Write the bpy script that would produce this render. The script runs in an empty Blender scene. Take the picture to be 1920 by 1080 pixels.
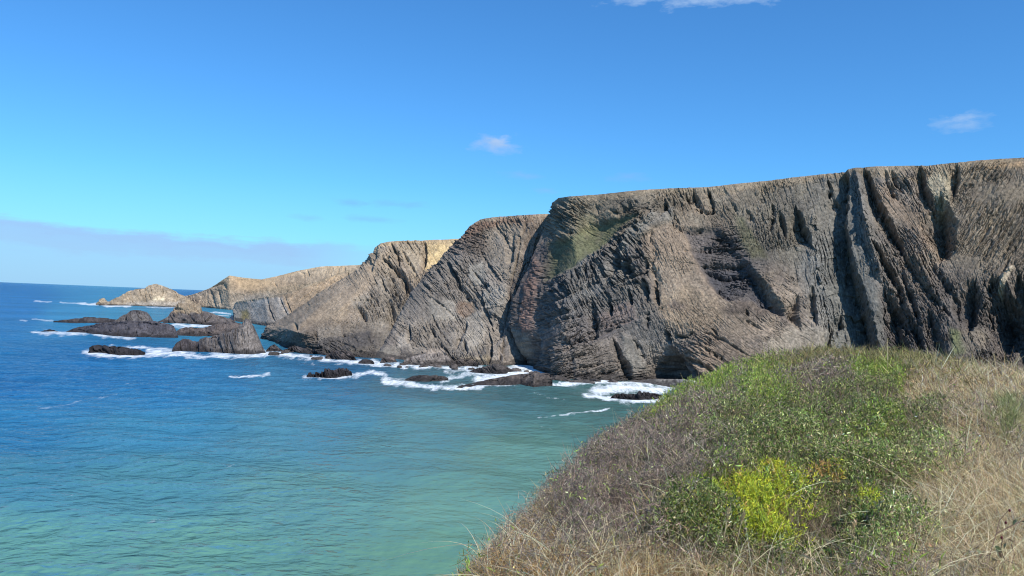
import bpy, math, random
import numpy as np
from mathutils import Matrix, Vector

scene = bpy.context.scene
col = scene.collection
RNG = np.random.default_rng(7)

# ---------------------------------------------------------------- camera
EYE = 32.0
F = 1478.0                      # focal length in photo pixels (1920 wide)
ROLL, PITCH = math.radians(2.3), math.radians(1.03)
cam_d = bpy.data.cameras.new('camera')
cam_d.sensor_width = 36.0
cam_d.lens = 36.0 * F / 1920.0
cam_d.clip_start, cam_d.clip_end = 0.2, 90000.0
cam = bpy.data.objects.new('camera', cam_d)
col.objects.link(cam)
_R = Matrix.Rotation(math.radians(90) + PITCH, 3, 'X') @ Matrix.Rotation(ROLL, 3, 'Z')
cam.matrix_world = Matrix.Translation((0, 0, EYE)) @ _R.to_4x4()
scene.camera = cam
M3 = np.array(_R)
CPOS = np.array([0, 0, EYE])

# ---------------------------------------------------------------- light, sky, exposure
SUN_AZ, SUN_EL = 143.0, 47.0     # clockwise from the view direction (+Y)
SUN_STRENGTH, SKY_STRENGTH, EXPOSURE = 5.0, 0.12, 0.0
sv = Vector((math.sin(math.radians(SUN_AZ)) * math.cos(math.radians(SUN_EL)),
             math.cos(math.radians(SUN_AZ)) * math.cos(math.radians(SUN_EL)),
             math.sin(math.radians(SUN_EL))))
sun_d = bpy.data.lights.new('sun', 'SUN')
sun_d.energy, sun_d.angle, sun_d.color = SUN_STRENGTH, math.radians(0.5), (1.0, 0.96, 0.90)
sun = bpy.data.objects.new('sun', sun_d)
sun.rotation_euler = sv.to_track_quat('Z', 'Y').to_euler()
sun.location = sv * 500
col.objects.link(sun)

scene.view_settings.view_transform = 'Standard'
scene.view_settings.look = 'None'
scene.view_settings.exposure = EXPOSURE
scene.view_settings.gamma = 1.0
scene.view_settings.use_curve_mapping = False
scene.cycles.pixel_filter_type = 'BLACKMAN_HARRIS'
scene.cycles.filter_width = 1.1

world = bpy.data.worlds.new('World')
scene.world = world
world.use_nodes = True


def N(nt, kind, loc=(0, 0), **kw):
    n = nt.nodes.new(kind)
    for k, v in kw.items():
        if k == 'inp':
            for kk, vv in v.items():
                n.inputs[kk].default_value = vv
        else:
            setattr(n, k, v)
    return n


def build_world():
    nt = world.node_tree
    L = nt.links.new
    nt.nodes.clear()
    sky = N(nt, 'ShaderNodeTexSky', sky_type='NISHITA', sun_disc=False, sun_elevation=math.radians(SUN_EL),
            sun_rotation=math.radians(SUN_AZ), altitude=30.0, air_density=1.0, dust_density=0.3, ozone_density=2.5)
    hs = N(nt, 'ShaderNodeMix', data_type='RGBA', blend_type='MULTIPLY', inp={0: 1.0})
    L(sky.outputs[0], hs.inputs[6])
    hs.inputs[7].default_value = (0.43, 0.985, 1.46, 1)
    bg = N(nt, 'ShaderNodeBackground', inp={'Strength': SKY_STRENGTH})
    out = N(nt, 'ShaderNodeOutputWorld')
    # clouds by direction: azimuth / elevation in degrees
    tc = N(nt, 'ShaderNodeTexCoord')
    sep = N(nt, 'ShaderNodeSeparateXYZ')
    L(tc.outputs['Generated'], sep.inputs[0])

    def math_(op, a, b=None, c=None, clamp=False):
        n = N(nt, 'ShaderNodeMath', operation=op, use_clamp=clamp)
        for i, v in enumerate((a, b, c)):
            if v is None:
                continue
            if isinstance(v, (int, float)):
                n.inputs[i].default_value = v
            else:
                L(v, n.inputs[i])
        return n.outputs[0]
    az = math_('MULTIPLY', math_('ARCTAN2', sep.outputs[0], sep.outputs[1]), 57.2958)
    el = math_('MULTIPLY', math_('ARCSINE', sep.outputs[2]), 57.2958)
    cmb = N(nt, 'ShaderNodeCombineXYZ')
    L(math_('MULTIPLY', az, 0.55), cmb.inputs[0])
    L(math_('MULTIPLY', el, 1.5), cmb.inputs[1])
    nz = N(nt, 'ShaderNodeTexNoise', inp={'Scale': 0.9, 'Detail': 6.0, 'Roughness': 0.6})
    L(cmb.outputs[0], nz.inputs['Vector'])
    nzf = nz.outputs['Fac']
    cmb2 = N(nt, 'ShaderNodeCombineXYZ')
    L(math_('MULTIPLY', az, 0.16), cmb2.inputs[0])
    L(math_('MULTIPLY', el, 1.3), cmb2.inputs[1])
    nz2 = N(nt, 'ShaderNodeTexNoise', inp={'Scale': 0.8, 'Detail': 5.0, 'Roughness': 0.55})
    L(cmb2.outputs[0], nz2.inputs['Vector'])
    cur = hs.outputs[2]

    def blend(mask, colr):
        nonlocal cur
        mx = N(nt, 'ShaderNodeMix', data_type='RGBA')
        L(mask, mx.inputs[0])
        L(cur, mx.inputs[6])
        mx.inputs[7].default_value = (*colr, 1)
        cur = mx.outputs[2]
    k = 1.0 / SKY_STRENGTH
    # hazy violet-blue band above the horizon, sinking to the right
    for (x0, y0, x1, y1, halfw, top, c) in BANDS:
        pass
    # band: elevation of its upper edge as a line of azimuth
    blend(math_('MULTIPLY', math_('MULTIPLY_ADD', el, -0.125, 1.0, clamp=True), 0.45), (0.32 * k, 0.63 * k, 0.95 * k))     # paler air low down
    (a0, e0), (a1, e1) = px_ae(0, 408), px_ae(700, 466)
    sl = (e1 - e0) / (a1 - a0)
    rel = math_('SUBTRACT', el, math_('ADD', math_('MULTIPLY', az, sl), e0 - sl * a0))   # >0 above the band
    rel = math_('ADD', rel, math_('MULTIPLY', math_('SUBTRACT', nz2.outputs['Fac'], 0.5), -2.2))
    rel = math_('ADD', rel, math_('MULTIPLY', math_('SUBTRACT', nzf, 0.5), -1.3))
    fade = math_('MULTIPLY_ADD', az, -0.12, -0.9, clamp=True)
    top = math_('MULTIPLY_ADD', rel, -1.7, 0.35, clamp=True)
    low = math_('MULTIPLY_ADD', rel, 0.8, 1.5, clamp=True)
    bank = math_('MULTIPLY', math_('MULTIPLY', top, low), fade)
    # pale, slightly milky air below the bank, then the lilac bank itself
    veil = math_('MULTIPLY', math_('MULTIPLY_ADD', rel, -0.9, -0.2, clamp=True), fade)
    blend(math_('MULTIPLY', veil, 0.65), (0.37 * k, 0.61 * k, 0.93 * k))
    blend(math_('MULTIPLY', bank, 0.6), (0.37 * k, 0.50 * k, 0.83 * k))

    def puff(x, y, rx, ry, colr, s, hard=2.2, rag=1.3):
        a, e = px_ae(x, y)
        dx = math_('DIVIDE', math_('SUBTRACT', az, a), rx / 25.8)
        dy = math_('DIVIDE', math_('SUBTRACT', el, e), ry / 25.8)
        rr = math_('SQRT', math_('ADD', math_('MULTIPLY', dx, dx), math_('MULTIPLY', dy, dy)))
        rr = math_('ADD', rr, math_('MULTIPLY', math_('SUBTRACT', nzf, 0.5), rag * 2))
        m = math_('MULTIPLY', math_('MULTIPLY_ADD', rr, -hard, hard, clamp=True), s)
        blend(m, tuple(v * k for v in colr))
    puff(930, 270, 52, 19, (0.40, 0.58, 0.88), 0.8, 1.0)
    puff(945, 262, 24, 9, (0.56, 0.68, 0.90), 0.6, 1.0)
    puff(1800, 232, 46, 18, (0.38, 0.58, 0.9), 0.65, 1.0)
    puff(1800, 224, 24, 10, (0.50, 0.66, 0.92), 0.5, 1.0)
    puff(1350, -14, 230, 24, (0.50, 0.68, 0.94), 0.65, 1.2)
    puff(975, 328, 40, 9, (0.30, 0.52, 0.88), 0.4, 1.0)
    puff(1175, 332, 52, 10, (0.28, 0.50, 0.88), 0.4, 1.0)
    puff(1025, 357, 26, 7, (0.30, 0.52, 0.88), 0.35, 1.0)
    puff(655, 378, 40, 9, (0.22, 0.50, 0.88), 0.45, 1.0)
    puff(740, 383, 70, 8, (0.22, 0.50, 0.88), 0.4, 1.0)
    puff(690, 411, 60, 8, (0.24, 0.52, 0.88), 0.4, 1.0)
    puff(580, 408, 40, 8, (0.26, 0.54, 0.88), 0.35, 1.0)
    L(cur, bg.inputs['Color'])
    L(bg.outputs[0], out.inputs[0])


BANDS = ()


def px_dir(x, y):
    x, y = np.asarray(x, float), np.asarray(y, float)
    v = np.stack([(x - 960) / F, (540 - y) / F, -np.ones_like(x * 1.0 + y * 0)], -1)
    return v @ M3.T


def px_ae(x, y):
    d = px_dir(x, y)
    return math.degrees(math.atan2(d[0], d[1])), math.degrees(math.asin(d[2] / np.linalg.norm(d)))


def at_depth(x, y, Y):
    d = px_dir(x, y)
    t = (np.asarray(Y, float) / d[..., 1])[..., None]
    return CPOS + d * t


def on_water(x, y, z=0.0):
    d = px_dir(x, y)
    t = ((z - EYE) / d[..., 2])[..., None]
    return CPOS + d * t


def project(P):
    c = (P - CPOS) @ M3
    return 960 + F * c[..., 0] / -c[..., 2], 540 - F * c[..., 1] / -c[..., 2]


build_world()


# ---------------------------------------------------------------- helpers
def lin(c, k=1.0):
    c = np.asarray(c, float) / 255.0
    return np.where(c <= 0.04045, c / 12.92, ((c + 0.055) / 1.055) ** 2.4) * k


def dull(c, k=0.05):
    g = c @ np.array([0.3, 0.59, 0.11])
    return (c * (1 - k) + g * k) * np.array([1.03, 1.0, 0.945])


def hsh(ix, iy, seed):
    h = (ix.astype(np.int64) * 374761393 + iy.astype(np.int64) * 668265263 + seed * 974711) & 0xffffffff
    h = ((h ^ (h >> 13)) * 1274126177) & 0xffffffff
    h = ((h ^ (h >> 16)) * 2246822519) & 0xffffffff
    return (((h ^ (h >> 15)) & 0xffffff) / float(0xffffff)).astype(np.float32)


def vnoise(x, y, seed=0):
    ix, iy = np.floor(x), np.floor(y)
    fx, fy = (x - ix), (y - iy)
    fx, fy = fx * fx * (3 - 2 * fx), fy * fy * (3 - 2 * fy)
    a, b = hsh(ix, iy, seed), hsh(ix + 1, iy, seed)
    c, d = hsh(ix, iy + 1, seed), hsh(ix + 1, iy + 1, seed)
    return (a + (b - a) * fx) * (1 - fy) + (c + (d - c) * fx) * fy - 0.5


def fbm(x, y, seed=0, octv=4, gain=0.5):
    s, a = 0, 1.0
    for o in range(octv):
        s = s + a * vnoise(x * 2 ** o + 17.3 * o, y * 2 ** o - 9.1 * o, seed + o)
        a *= gain
    return s


def cells(s, t, seed):
    """cellular facets: per-cell height, per-cell plane tilt, distance to the cell's edge"""
    i0, j0 = np.floor(s), np.floor(t)
    b1 = np.full(s.shape, 9.0, np.float32)
    b2 = np.full(s.shape, 9.0, np.float32)
    h = np.zeros(s.shape, np.float32)
    til = np.zeros(s.shape, np.float32)
    for di in (-1, 0, 1):
        for dj in (-1, 0, 1):
            ci, cj = i0 + di, j0 + dj
            px = ci + 0.1 + 0.8 * hsh(ci, cj, seed)
            py = cj + 0.1 + 0.8 * hsh(ci, cj, seed + 1)
            dx, dy = s - px, t - py
            d = np.sqrt(dx * dx + dy * dy)
            r = hsh(ci, cj, seed + 2)
            new = d < b1
            b2 = np.where(new, b1, np.minimum(b2, d))
            b1 = np.where(new, d, b1)
            h = np.where(new, r, h)
            q1, q2 = hsh(ci, cj, seed + 3) - 0.5, hsh(ci, cj, seed + 4) - 0.5
            til = np.where(new, dx * q1 + dy * q2, til)
    return h - 0.5, til, b2 - b1


def bricks(s, t, seed):
    """bedded blocks: rows of uneven thickness cut by joints"""
    t = t + 0.7 * vnoise(t * 0.55, s * 0.06, seed + 7)
    row = np.floor(t)
    z = np.zeros_like(row)
    ln = 0.6 + 0.9 * hsh(row, z, seed + 8)
    u = s / ln + 7.3 * hsh(row, z, seed + 9) + (t - row) * (hsh(row, z + 3, seed) - 0.5) * 0.5
    u = u + 0.5 * vnoise(u * 0.8, row * 3.1, seed + 11)
    cl_ = np.floor(u)
    fu, ft = u - cl_, t - row
    e = np.minimum(np.minimum(fu, 1 - fu) * 1.6, np.minimum(ft, 1 - ft)) * 2
    h = 0.55 * hsh(cl_, row, seed + 2) + 0.45 * hsh(row, z, seed + 1)
    til = (fu - 0.5) * (hsh(cl_, row, seed + 3) - 0.5) + (ft - 0.5) * (hsh(cl_, row, seed + 4) - 0.5)
    return (h - 0.5).astype(np.float32), til.astype(np.float32), e.astype(np.float32)


def smooth01(x):
    x = np.clip(x, 0, 1)
    return x * x * (3 - 2 * x)


def seg_dist(X, Y, pts):
    """distance to a polyline, side (+ = right of the way down), fraction along it"""
    best = np.full(X.shape, 1e9, np.float32)
    side = np.zeros(X.shape, np.float32)
    frac = np.zeros(X.shape, np.float32)
    pts = np.asarray(pts, float)
    ln = np.hypot(*(pts[1:] - pts[:-1]).T)
    tot, acc = ln.sum(), 0
    for (a, b, l) in zip(pts[:-1], pts[1:], ln):
        dx, dy = (b - a) / max(l, 1e-6)
        px, py = X - a[0], Y - a[1]
        t = np.clip(px * dx + py * dy, 0, l)
        qx, qy = px - t * dx, py - t * dy
        d = np.sqrt(qx * qx + qy * qy)
        new = d < best
        best = np.where(new, d, best)
        side = np.where(new, np.sign(px * dy - py * dx), side)
        frac = np.where(new, (acc + t) / tot, frac)
        acc += l
    return best, side, frac


def inside(X, Y, poly):
    poly = np.asarray(poly, float)
    c = np.zeros(X.shape, bool)
    n = len(poly)
    for i in range(n):
        (x1, y1), (x2, y2) = poly[i], poly[(i + 1) % n]
        if y1 == y2:
            continue
        c ^= ((Y > y1) != (Y > y2)) & (X < (x2 - x1) * (Y - y1) / (y2 - y1) + x1)
    return c


def poly_mask(X, Y, poly, soft):
    """1 inside, 0 outside, soft pixels wide across the edge; only computed near the polygon"""
    p = np.asarray(poly, float)
    sel = (X > p[:, 0].min() - soft) & (X < p[:, 0].max() + soft) & (Y > p[:, 1].min() - soft) & (Y < p[:, 1].max() + soft)
    m = np.zeros(X.shape, np.float32)
    if sel.any():
        xs, ys = X[sel], Y[sel]
        d, _, _ = seg_dist(xs, ys, np.vstack([p, p[:1]]))
        sd = np.where(inside(xs, ys, p), d, -d)
        m[sel] = smooth01(0.5 + 0.5 * sd / soft)
    return m


def mesh_obj(name, V, faces, mat, cols=None, smooth=False, parent=None, floats=None):
    """V (n,3); faces: list of int arrays (m,k)"""
    me = bpy.data.meshes.new(name)
    me.vertices.add(len(V))
    me.vertices.foreach_set('co', np.ascontiguousarray(V, np.float32).ravel())
    nl = sum(f.size for f in faces)
    npoly = sum(len(f) for f in faces)
    me.loops.add(nl)
    me.polygons.add(npoly)
    me.loops.foreach_set('vertex_index', np.concatenate([f.ravel() for f in faces]).astype(np.int32))
    tot = np.concatenate([np.full(len(f), f.shape[1], np.int32) for f in faces])
    st = np.concatenate([[0], np.cumsum(tot)[:-1]]).astype(np.int32)
    me.polygons.foreach_set('loop_start', st)
    me.polygons.foreach_set('loop_total', tot)
    me.polygons.foreach_set('use_smooth', np.full(npoly, smooth, bool))
    me.update(calc_edges=True)
    if cols is not None:
        at = me.attributes.new('col', 'FLOAT_COLOR', 'POINT')
        c4 = np.ones((len(V), 4), np.float32)
        c4[:, :3] = cols
        at.data.foreach_set('color', c4.ravel())
    for k, a in (floats or {}).items():
        at = me.attributes.new(k, 'FLOAT', 'POINT')
        at.data.foreach_set('value', np.ascontiguousarray(a, np.float32).ravel())
    me.materials.append(mat)
    o = bpy.data.objects.new(name, me)
    col.objects.link(o)
    o.parent = parent
    return o


def grid_faces(nv, nu):
    a = np.arange(nv * nu).reshape(nv, nu)
    return np.stack([a[:-1, :-1], a[:-1, 1:], a[1:, 1:], a[1:, :-1]], -1).reshape(-1, 4)


def tag(o, label=None, cat=None, group=None, kind=None):
    for k, v in (('label', label), ('category', cat), ('group', group), ('kind', kind)):
        if v:
            o[k] = v
    return o


# ---------------------------------------------------------------- materials
def new_mat(name):
    m = bpy.data.materials.new(name)
    m.use_nodes = True
    nt = m.node_tree
    b = nt.nodes['Principled BSDF']
    return m, nt, b, nt.links.new


def rock_material(name, scale=1.0, bump=0.35):
    m, nt, b, L = new_mat(name)
    at = N(nt, 'ShaderNodeAttribute', attribute_name='col')
    geo = N(nt, 'ShaderNodeNewGeometry')
    n1 = N(nt, 'ShaderNodeTexNoise', inp={'Scale': 0.9 * scale, 'Detail': 4.0, 'Roughness': 0.65})
    n2 = N(nt, 'ShaderNodeTexNoise', inp={'Scale': 0.08 * scale, 'Detail': 3.0})
    L(geo.outputs['Position'], n1.inputs['Vector'])
    L(geo.outputs['Position'], n2.inputs['Vector'])
    mr = N(nt, 'ShaderNodeMapRange', inp={'From Min': 0.28, 'From Max': 0.72, 'To Min': 0.55, 'To Max': 1.45})
    L(n1.outputs['Fac'], mr.inputs['Value'])
    mr2 = N(nt, 'ShaderNodeMapRange', inp={'From Min': 0.3, 'From Max': 0.7, 'To Min': 0.86, 'To Max': 1.14})
    L(n2.outputs['Fac'], mr2.inputs['Value'])
    mul = N(nt, 'ShaderNodeMath', operation='MULTIPLY')
    L(mr.outputs[0], mul.inputs[0])
    L(mr2.outputs[0], mul.inputs[1])
    vm = N(nt, 'ShaderNodeVectorMath', operation='SCALE')
    L(at.outputs['Color'], vm.inputs[0])
    L(mul.outputs[0], vm.inputs['Scale'])
    L(vm.outputs[0], b.inputs['Base Color'])
    b.inputs['Roughness'].default_value = 0.9
    b.inputs['Specular IOR Level'].default_value = 0.2
    bp = N(nt, 'ShaderNodeBump', inp={'Strength': 0.7, 'Distance': bump})
    L(n1.outputs['Fac'], bp.inputs['Height'])
    L(bp.outputs[0], b.inputs['Normal'])
    return m


def leaf_material(name, rough=0.55, trans=0.25, spec=0.3):
    m, nt, b, L = new_mat(name)
    at = N(nt, 'ShaderNodeAttribute', attribute_name='col')
    L(at.outputs['Color'], b.inputs['Base Color'])
    b.inputs['Roughness'].default_value = rough
    b.inputs['Specular IOR Level'].default_value = spec
    if trans:
        tr = N(nt, 'ShaderNodeBsdfTranslucent')
        L(at.outputs['Color'], tr.inputs[0])
        mx = N(nt, 'ShaderNodeMixShader', inp={0: trans})
        L(b.outputs[0], mx.inputs[1])
        L(tr.outputs[0], mx.inputs[2])
        L(mx.outputs[0], nt.nodes['Material Output'].inputs[0])
    return m


MAT_ROCK = rock_material('cliff_rock', 1.0, 0.3)
MAT_ROCK_FAR = rock_material('far_rock', 0.45, 0.8)
MAT_REEF = rock_material('reef_rock', 1.3, 0.4)


# ---------------------------------------------------------------- cliffs
def resample(poly, n):
    p = np.asarray(poly, float)
    d = np.concatenate([[0], np.cumsum(np.hypot(p[1:, 0] - p[:-1, 0], p[1:, 1] - p[:-1, 1]))])
    v = np.linspace(0, d[-1], n)
    return np.stack([np.interp(v, d, p[:, k]) for k in range(3)], -1)


def cliff_sheet(columns, nu, nv, upos=None, sk=22):
    """columns: bottom-to-top lists of (px, py, depth or 'w'); returns (nv,nu,3) points"""
    cs = []
    for c in columns:
        q = []
        for (x, y, Y) in c:
            if Y == 'w':
                Y = on_water(x, y)[1]
            q.append((x, y, Y))
        cs.append(resample(q, nv))
    cs = np.array(cs)                                           # (ncol,nv,3) in (px,py,depth)
    xm = cs[:, nv * 3 // 4, 0] if upos is None else np.asarray(upos, float)
    u = np.linspace(xm[0], xm[-1], nu)
    out = np.empty((nv, nu, 3))
    for k in range(3):
        for j in range(nv):
            out[j, :, k] = np.interp(u, xm, cs[:, j, k])
    # soften the kinks along the cliff (depth only, the outline keeps its breaks)
    ker = np.hanning(max(5, nu // sk))
    ker /= ker.sum()
    pad = len(ker) // 2
    for j in range(nv):
        e = np.pad(out[j, :, 2], pad, mode='edge')
        out[j, :, 2] = np.convolve(e, ker, 'same')[pad:pad + nu]
    return at_depth(out[..., 0], out[..., 1], out[..., 2])


def normals(P):
    du = np.gradient(P, axis=1)
    dv = np.gradient(P, axis=0)
    n = np.cross(du, dv)
    n /= np.linalg.norm(n, axis=-1, keepdims=True) + 1e-9
    return n


def cliff(name, columns, nu, nv, regions, patches, strokes, base_col, rim_col, seed, label, mpp, big=5.0, upos=None,
          rim=0.04, mat=None, plateau=160.0, wet=2.2, rimdisp=0.35, gain=1.15, sk=22):
    """mpp: metres per photo pixel at this cliff"""
    P = cliff_sheet(columns, nu, nv, upos, sk)
    n = normals(P)
    if (n[..., 1].mean() > 0):
        n = -n
    X0, Y0 = project(P)
    X0, Y0 = X0.astype(np.float32), Y0.astype(np.float32)
    v = np.linspace(0, 1, nv)[:, None] * np.ones((1, nu))
    wx = fbm(X0 / 38, Y0 / 38, seed + 50, 5, 0.45) * 7
    wy = fbm(X0 / 38, Y0 / 38, seed + 60, 5, 0.45) * 7
    X, Y = X0 + wx, Y0 + wy                                       # warped for ragged edges
    Xs, Ys = X0 + wx * 0.5, Y0 + wy * 0.5                      # gently warped for drawn features
    shape = X.shape
    # region weights (greyed a little: the photo's rock is dull)
    W = []
    for r in regions:
        (cx, cy), (rx, ry) = r['c'], r['r']
        W.append(np.exp(-(((X - cx) / rx) ** 2 + ((Y - cy) / ry) ** 2)) ** 1.5 + 1e-7)
    W = np.array(W)
    W /= W.sum(0)
    disp = np.zeros(shape, np.float32)
    fine = np.zeros(shape, np.float32)
    C = np.zeros(shape + (3,), np.float32)
    for r, w in zip(regions, W):
        sel = w > 0.03
        if not sel.any():
            continue
        xs, ys, ww = X[sel], Y[sel], w[sel]
        a = math.radians(r['a'])
        ca, sa = math.cos(a), math.sin(a)
        al, ac = xs * ca + ys * sa, -xs * sa + ys * ca             # along / across the beds
        if r.get('curve'):
            ac = ac + r['curve'] * ((al - (r['c'][0] * ca + r['c'][1] * sa)) / 100) ** 2
        th, asp, amp = r['t'], r.get('asp', 5.0), r.get('amp', 1.0)
        d0 = np.zeros(xs.shape, np.float32)
        f0 = np.zeros(xs.shape, np.float32)
        c0 = np.zeros(xs.shape, np.float32)
        for o, (sc, ar, am) in enumerate(((2.2, asp, 0.5), (0.9, asp * 1.4, 0.62), (0.42, asp * 0.9, 0.40))):
            fn = bricks if (o < 2 and r.get('bed', 1)) else cells
            h, til, e = fn(al / (th * sc * ar), ac / (th * sc), seed + 100 * o + r.get('s', 0))
            crack = np.exp(-e / (0.07, 0.09, 0.12)[o])
            q = (h * 1.1 + til * r.get('tilt', 2.4) - crack * (0.9, 1.0, 0.8)[o]) * am
            if o == 0:
                d0 += q
            else:
                f0 += q
            c0 += h * (0.30, 0.32, 0.22)[o] - crack * 0.10
        disp[sel] += d0 * amp * ww
        fine[sel] += f0 * amp * ww
        ca_, cb_ = dull(lin(r['col'][0])), dull(lin(r['col'][1]))
        mixf = np.clip(0.5 + c0 * 1.15 + 0.8 * fbm(xs / 30, ys / 30, seed + 9, 3), 0, 1)[:, None]
        C[sel] += (ca_ * (1 - mixf) + cb_ * mixf) * ww[:, None]
    tot = np.zeros(shape)
    for r, w in zip(regions, W):
        tot += np.where(w > 0.03, w, 0)
    C /= tot[..., None]
    # patches: faces with their own colour, smoothness, relief
    sm = np.zeros(shape, np.float32)
    extra = np.zeros(shape, np.float32)
    gn = 0.5 + fbm(X0 / 9, Y0 / 9, seed + 33, 3) * 0.9
    for p in patches:
        m = poly_mask(Xs + fbm(X0 / 12, Y0 / 12, seed + 5, 2) * p.get('rag', 4), Ys + fbm(X0 / 12, Y0 / 12, seed + 6, 2) * p.get('rag', 4), p['p'], p.get('soft', 6))
        if p.get('col') is not None:
            k = np.clip(m * p.get('k', 0.8) * (0.75 + 0.5 * gn), 0, 1)[..., None]
            C = C * (1 - k) + dull(lin(p['col'])) * k
        sm = np.maximum(sm, m * p.get('smooth', 0))
        extra += m * p.get('disp', 0)
    for s in strokes:
        pts, wl, wr, dep = s[:4]
        if min(wl, wr) < 5:
            dep = dep * 1.25
        pa = np.asarray(pts, float)
        R = max(wl, wr) * 2.6
        sel = (Xs > pa[:, 0].min() - R) & (Xs < pa[:, 0].max() + R) & (Ys > pa[:, 1].min() - R) & (Ys < pa[:, 1].max() + R)
        if not sel.any():
            continue
        d, sd, fr = seg_dist(Xs[sel], Ys[sel], pts)
        tp = 0.35 + 0.65 * np.sqrt(np.clip(np.sin(np.pi * np.clip(fr, 0.02, 0.98)), 0, 1)) if len(s) < 5 else 0.3 + 0.7 * fr ** 0.7
        w = np.where(sd > 0, wr, wl) * tp
        xs_, ys_ = X0[sel], Y0[sel]
        d = d + fbm(xs_ / 7, ys_ / 9, seed + 140, 3) * 0.9 * np.minimum(w, 6) + vnoise(xs_ / 26, ys_ / 34, seed + 150) * 0.5 * np.minimum(w, 16)
        q = np.clip(1 - d / (1.9 * w), 0, 1.15)
        hh, tt, ee = cells(xs_ / (5 + 0.25 * max(wl, wr)), ys_ / (7 + 0.3 * max(wl, wr)), seed + 160)
        ba = min(1.0, max(0.22, 3.0 / abs(dep)))
        brk = 1 - 0.28 * ba + (0.9 * hh + 0.5 * tt) * ba
        extra[sel] += -dep * (q ** 1.2 if dep > 0 else q) * tp * brk
    bigd = fbm(X0 / 90, Y0 / 120, seed + 70, 3) * big
    env = 1 - rimdisp_env(v, rim, rimdisp)
    rz = 0.25 + 0.95 * smooth01(0.5 + 1.7 * fbm(X0 / 60, Y0 / 45, seed + 41, 4))
    disp, fine = disp * (0.45 + 0.55 * rz), fine * rz * 1.0
    D = (disp * (1 - 0.75 * sm) + fine * (1 - 0.88 * sm) + fbm(X0 / 5, Y0 / 5, seed + 80, 3) * 0.3 * mpp / 0.23 * (1 - 0.5 * sm) + bigd + extra) * env
    # horizontal-ish displacement direction
    nd = n * np.array([1, 1, 0.35])
    nd /= np.linalg.norm(nd, axis=-1, keepdims=True)
    # large-scale smoothing of the direction so that the relief never folds
    for ax in (0, 1):
        k = np.hanning(41 if ax else 21)
        k /= k.sum()
        pad = len(k) // 2
        for c in range(3):
            a = np.apply_along_axis(lambda q: np.convolve(np.pad(q, pad, mode='edge'), k, 'valid'), ax, nd[..., c])
            nd[..., c] = a
    P = P + nd * D[..., None]
    # rim of dry turf, wet foot
    if rim_col is not None:
        k = smooth01((v - (1 - rim * 1.5) + fbm(X0 / 30, Y0 / 12, seed + 3, 4) * rim * 1.6) / rim)[..., None] * 0.75
        C = C * (1 - k) + lin(rim_col) * k
    C *= (1 + 0.45 * fbm(X0 / 4, Y0 / 4, seed + 21, 3) + 0.3 * fbm(X0 / 45, Y0 / 45, seed + 22, 3))[..., None]
    zz = P[..., 2] + fbm(X0 / 14, Y0 / 5, seed + 4, 3) * 3
    k = smooth01((wet + 1.6 - zz) / 2.4)[..., None] * 0.75
    C = C * (1 - k) + lin((52, 48, 46)) * k
    # plateau behind the edge, gently falling away
    rows, crow = [P], [C]
    back = P[-1].copy()
    for i, dd in enumerate((3, 9, 25, 70, plateau)):
        q = back.copy()
        q[:, 1] += dd
        q[:, 0] += dd * back[:, 0] / np.maximum(back[:, 1], 1)
        q[:, 2] += fbm(back[:, 0] / 20, np.full(nu, dd / 9.0), seed + 90, 2) * 1.0 - dd * 0.01
        rows.append(q[None])
        crow.append((np.ones((1, nu, 3)) * lin(rim_col if rim_col is not None else (150, 130, 100))))
    last = rows[-1].copy()
    last[..., 2] = -2
    last[..., 1] += 20
    rows.append(last)
    crow.append(crow[-1])
    foot = P[:1].copy()
    foot[..., 2] = -6
    rows.insert(0, foot)
    crow.insert(0, C[:1])
    P = np.concatenate(rows)
    C = np.clip(np.concatenate(crow) * gain, 0.01, 0.9)
    o = mesh_obj(name, P.reshape(-1, 3), [grid_faces(P.shape[0], nu)], mat or MAT_ROCK, C.reshape(-1, 3))
    return tag(o, label, 'cliff', None, 'structure')


def rimdisp_env(v, rim, keep):
    return smooth01((v - (1 - rim)) / rim) * (1 - keep)


def S(pts, wl, wr, dep, *a):
    return (pts, wl, wr, dep) + a


# ---- main cliff, the big folded headland
A_cols = [
    [(1000, 676, 452), (975, 610, 452), (985, 560, 452), (1010, 500, 455), (1030, 450, 458), (1045, 402, 460), (1050, 384, 462)],
    [(984, 684, 'w'), (962, 640, 408), (948, 606, 416), (958, 560, 422), (985, 500, 428), (1008, 450, 434), (1026, 403, 444), (1034, 381, 446)],
    [(1012, 700, 'w'), (1018, 600, 384), (1030, 500, 402), (1042, 420, 420), (1046, 371, 428)],
    [(1040, 710, 'w'), (1050, 600, 362), (1062, 480, 388), (1064, 420, 406), (1068, 368, 416)],
    [(1100, 712, 'w'), (1105, 600, 358), (1112, 480, 386), (1118, 420, 404), (1120, 365, 412)],
    [(1190, 714, 'w'), (1195, 600, 350), (1198, 480, 366), (1200, 357, 398)],
    [(1245, 716, 'w'), (1250, 600, 344), (1255, 480, 358), (1258, 352, 392)],
    [(1310, 722, 318), (1315, 600, 336), (1320, 480, 355), (1322, 350, 388)],
    [(1370, 735, 312), (1372, 600, 330), (1374, 345, 382)],
    [(1440, 745, 306), (1442, 600, 326), (1444, 338, 378)],
    [(1500, 755, 302), (1502, 331, 374)],
    [(1560, 765, 298), (1562, 324, 370)],
    [(1600, 768, 296), (1600, 315.5, 366)],
    [(1640, 770, 293), (1640, 312, 362)],
    [(1740, 775, 286), (1740, 310, 354)],
    [(1790, 780, 282), (1790, 305, 350)],
    [(1850, 783, 277), (1850, 300, 345)],
    [(1920, 788, 270), (1920, 296, 338)],
    [(2060, 795, 255), (2060, 285, 322)],
    [(2400, 820, 225), (2400, 262, 285)],
]
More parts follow.
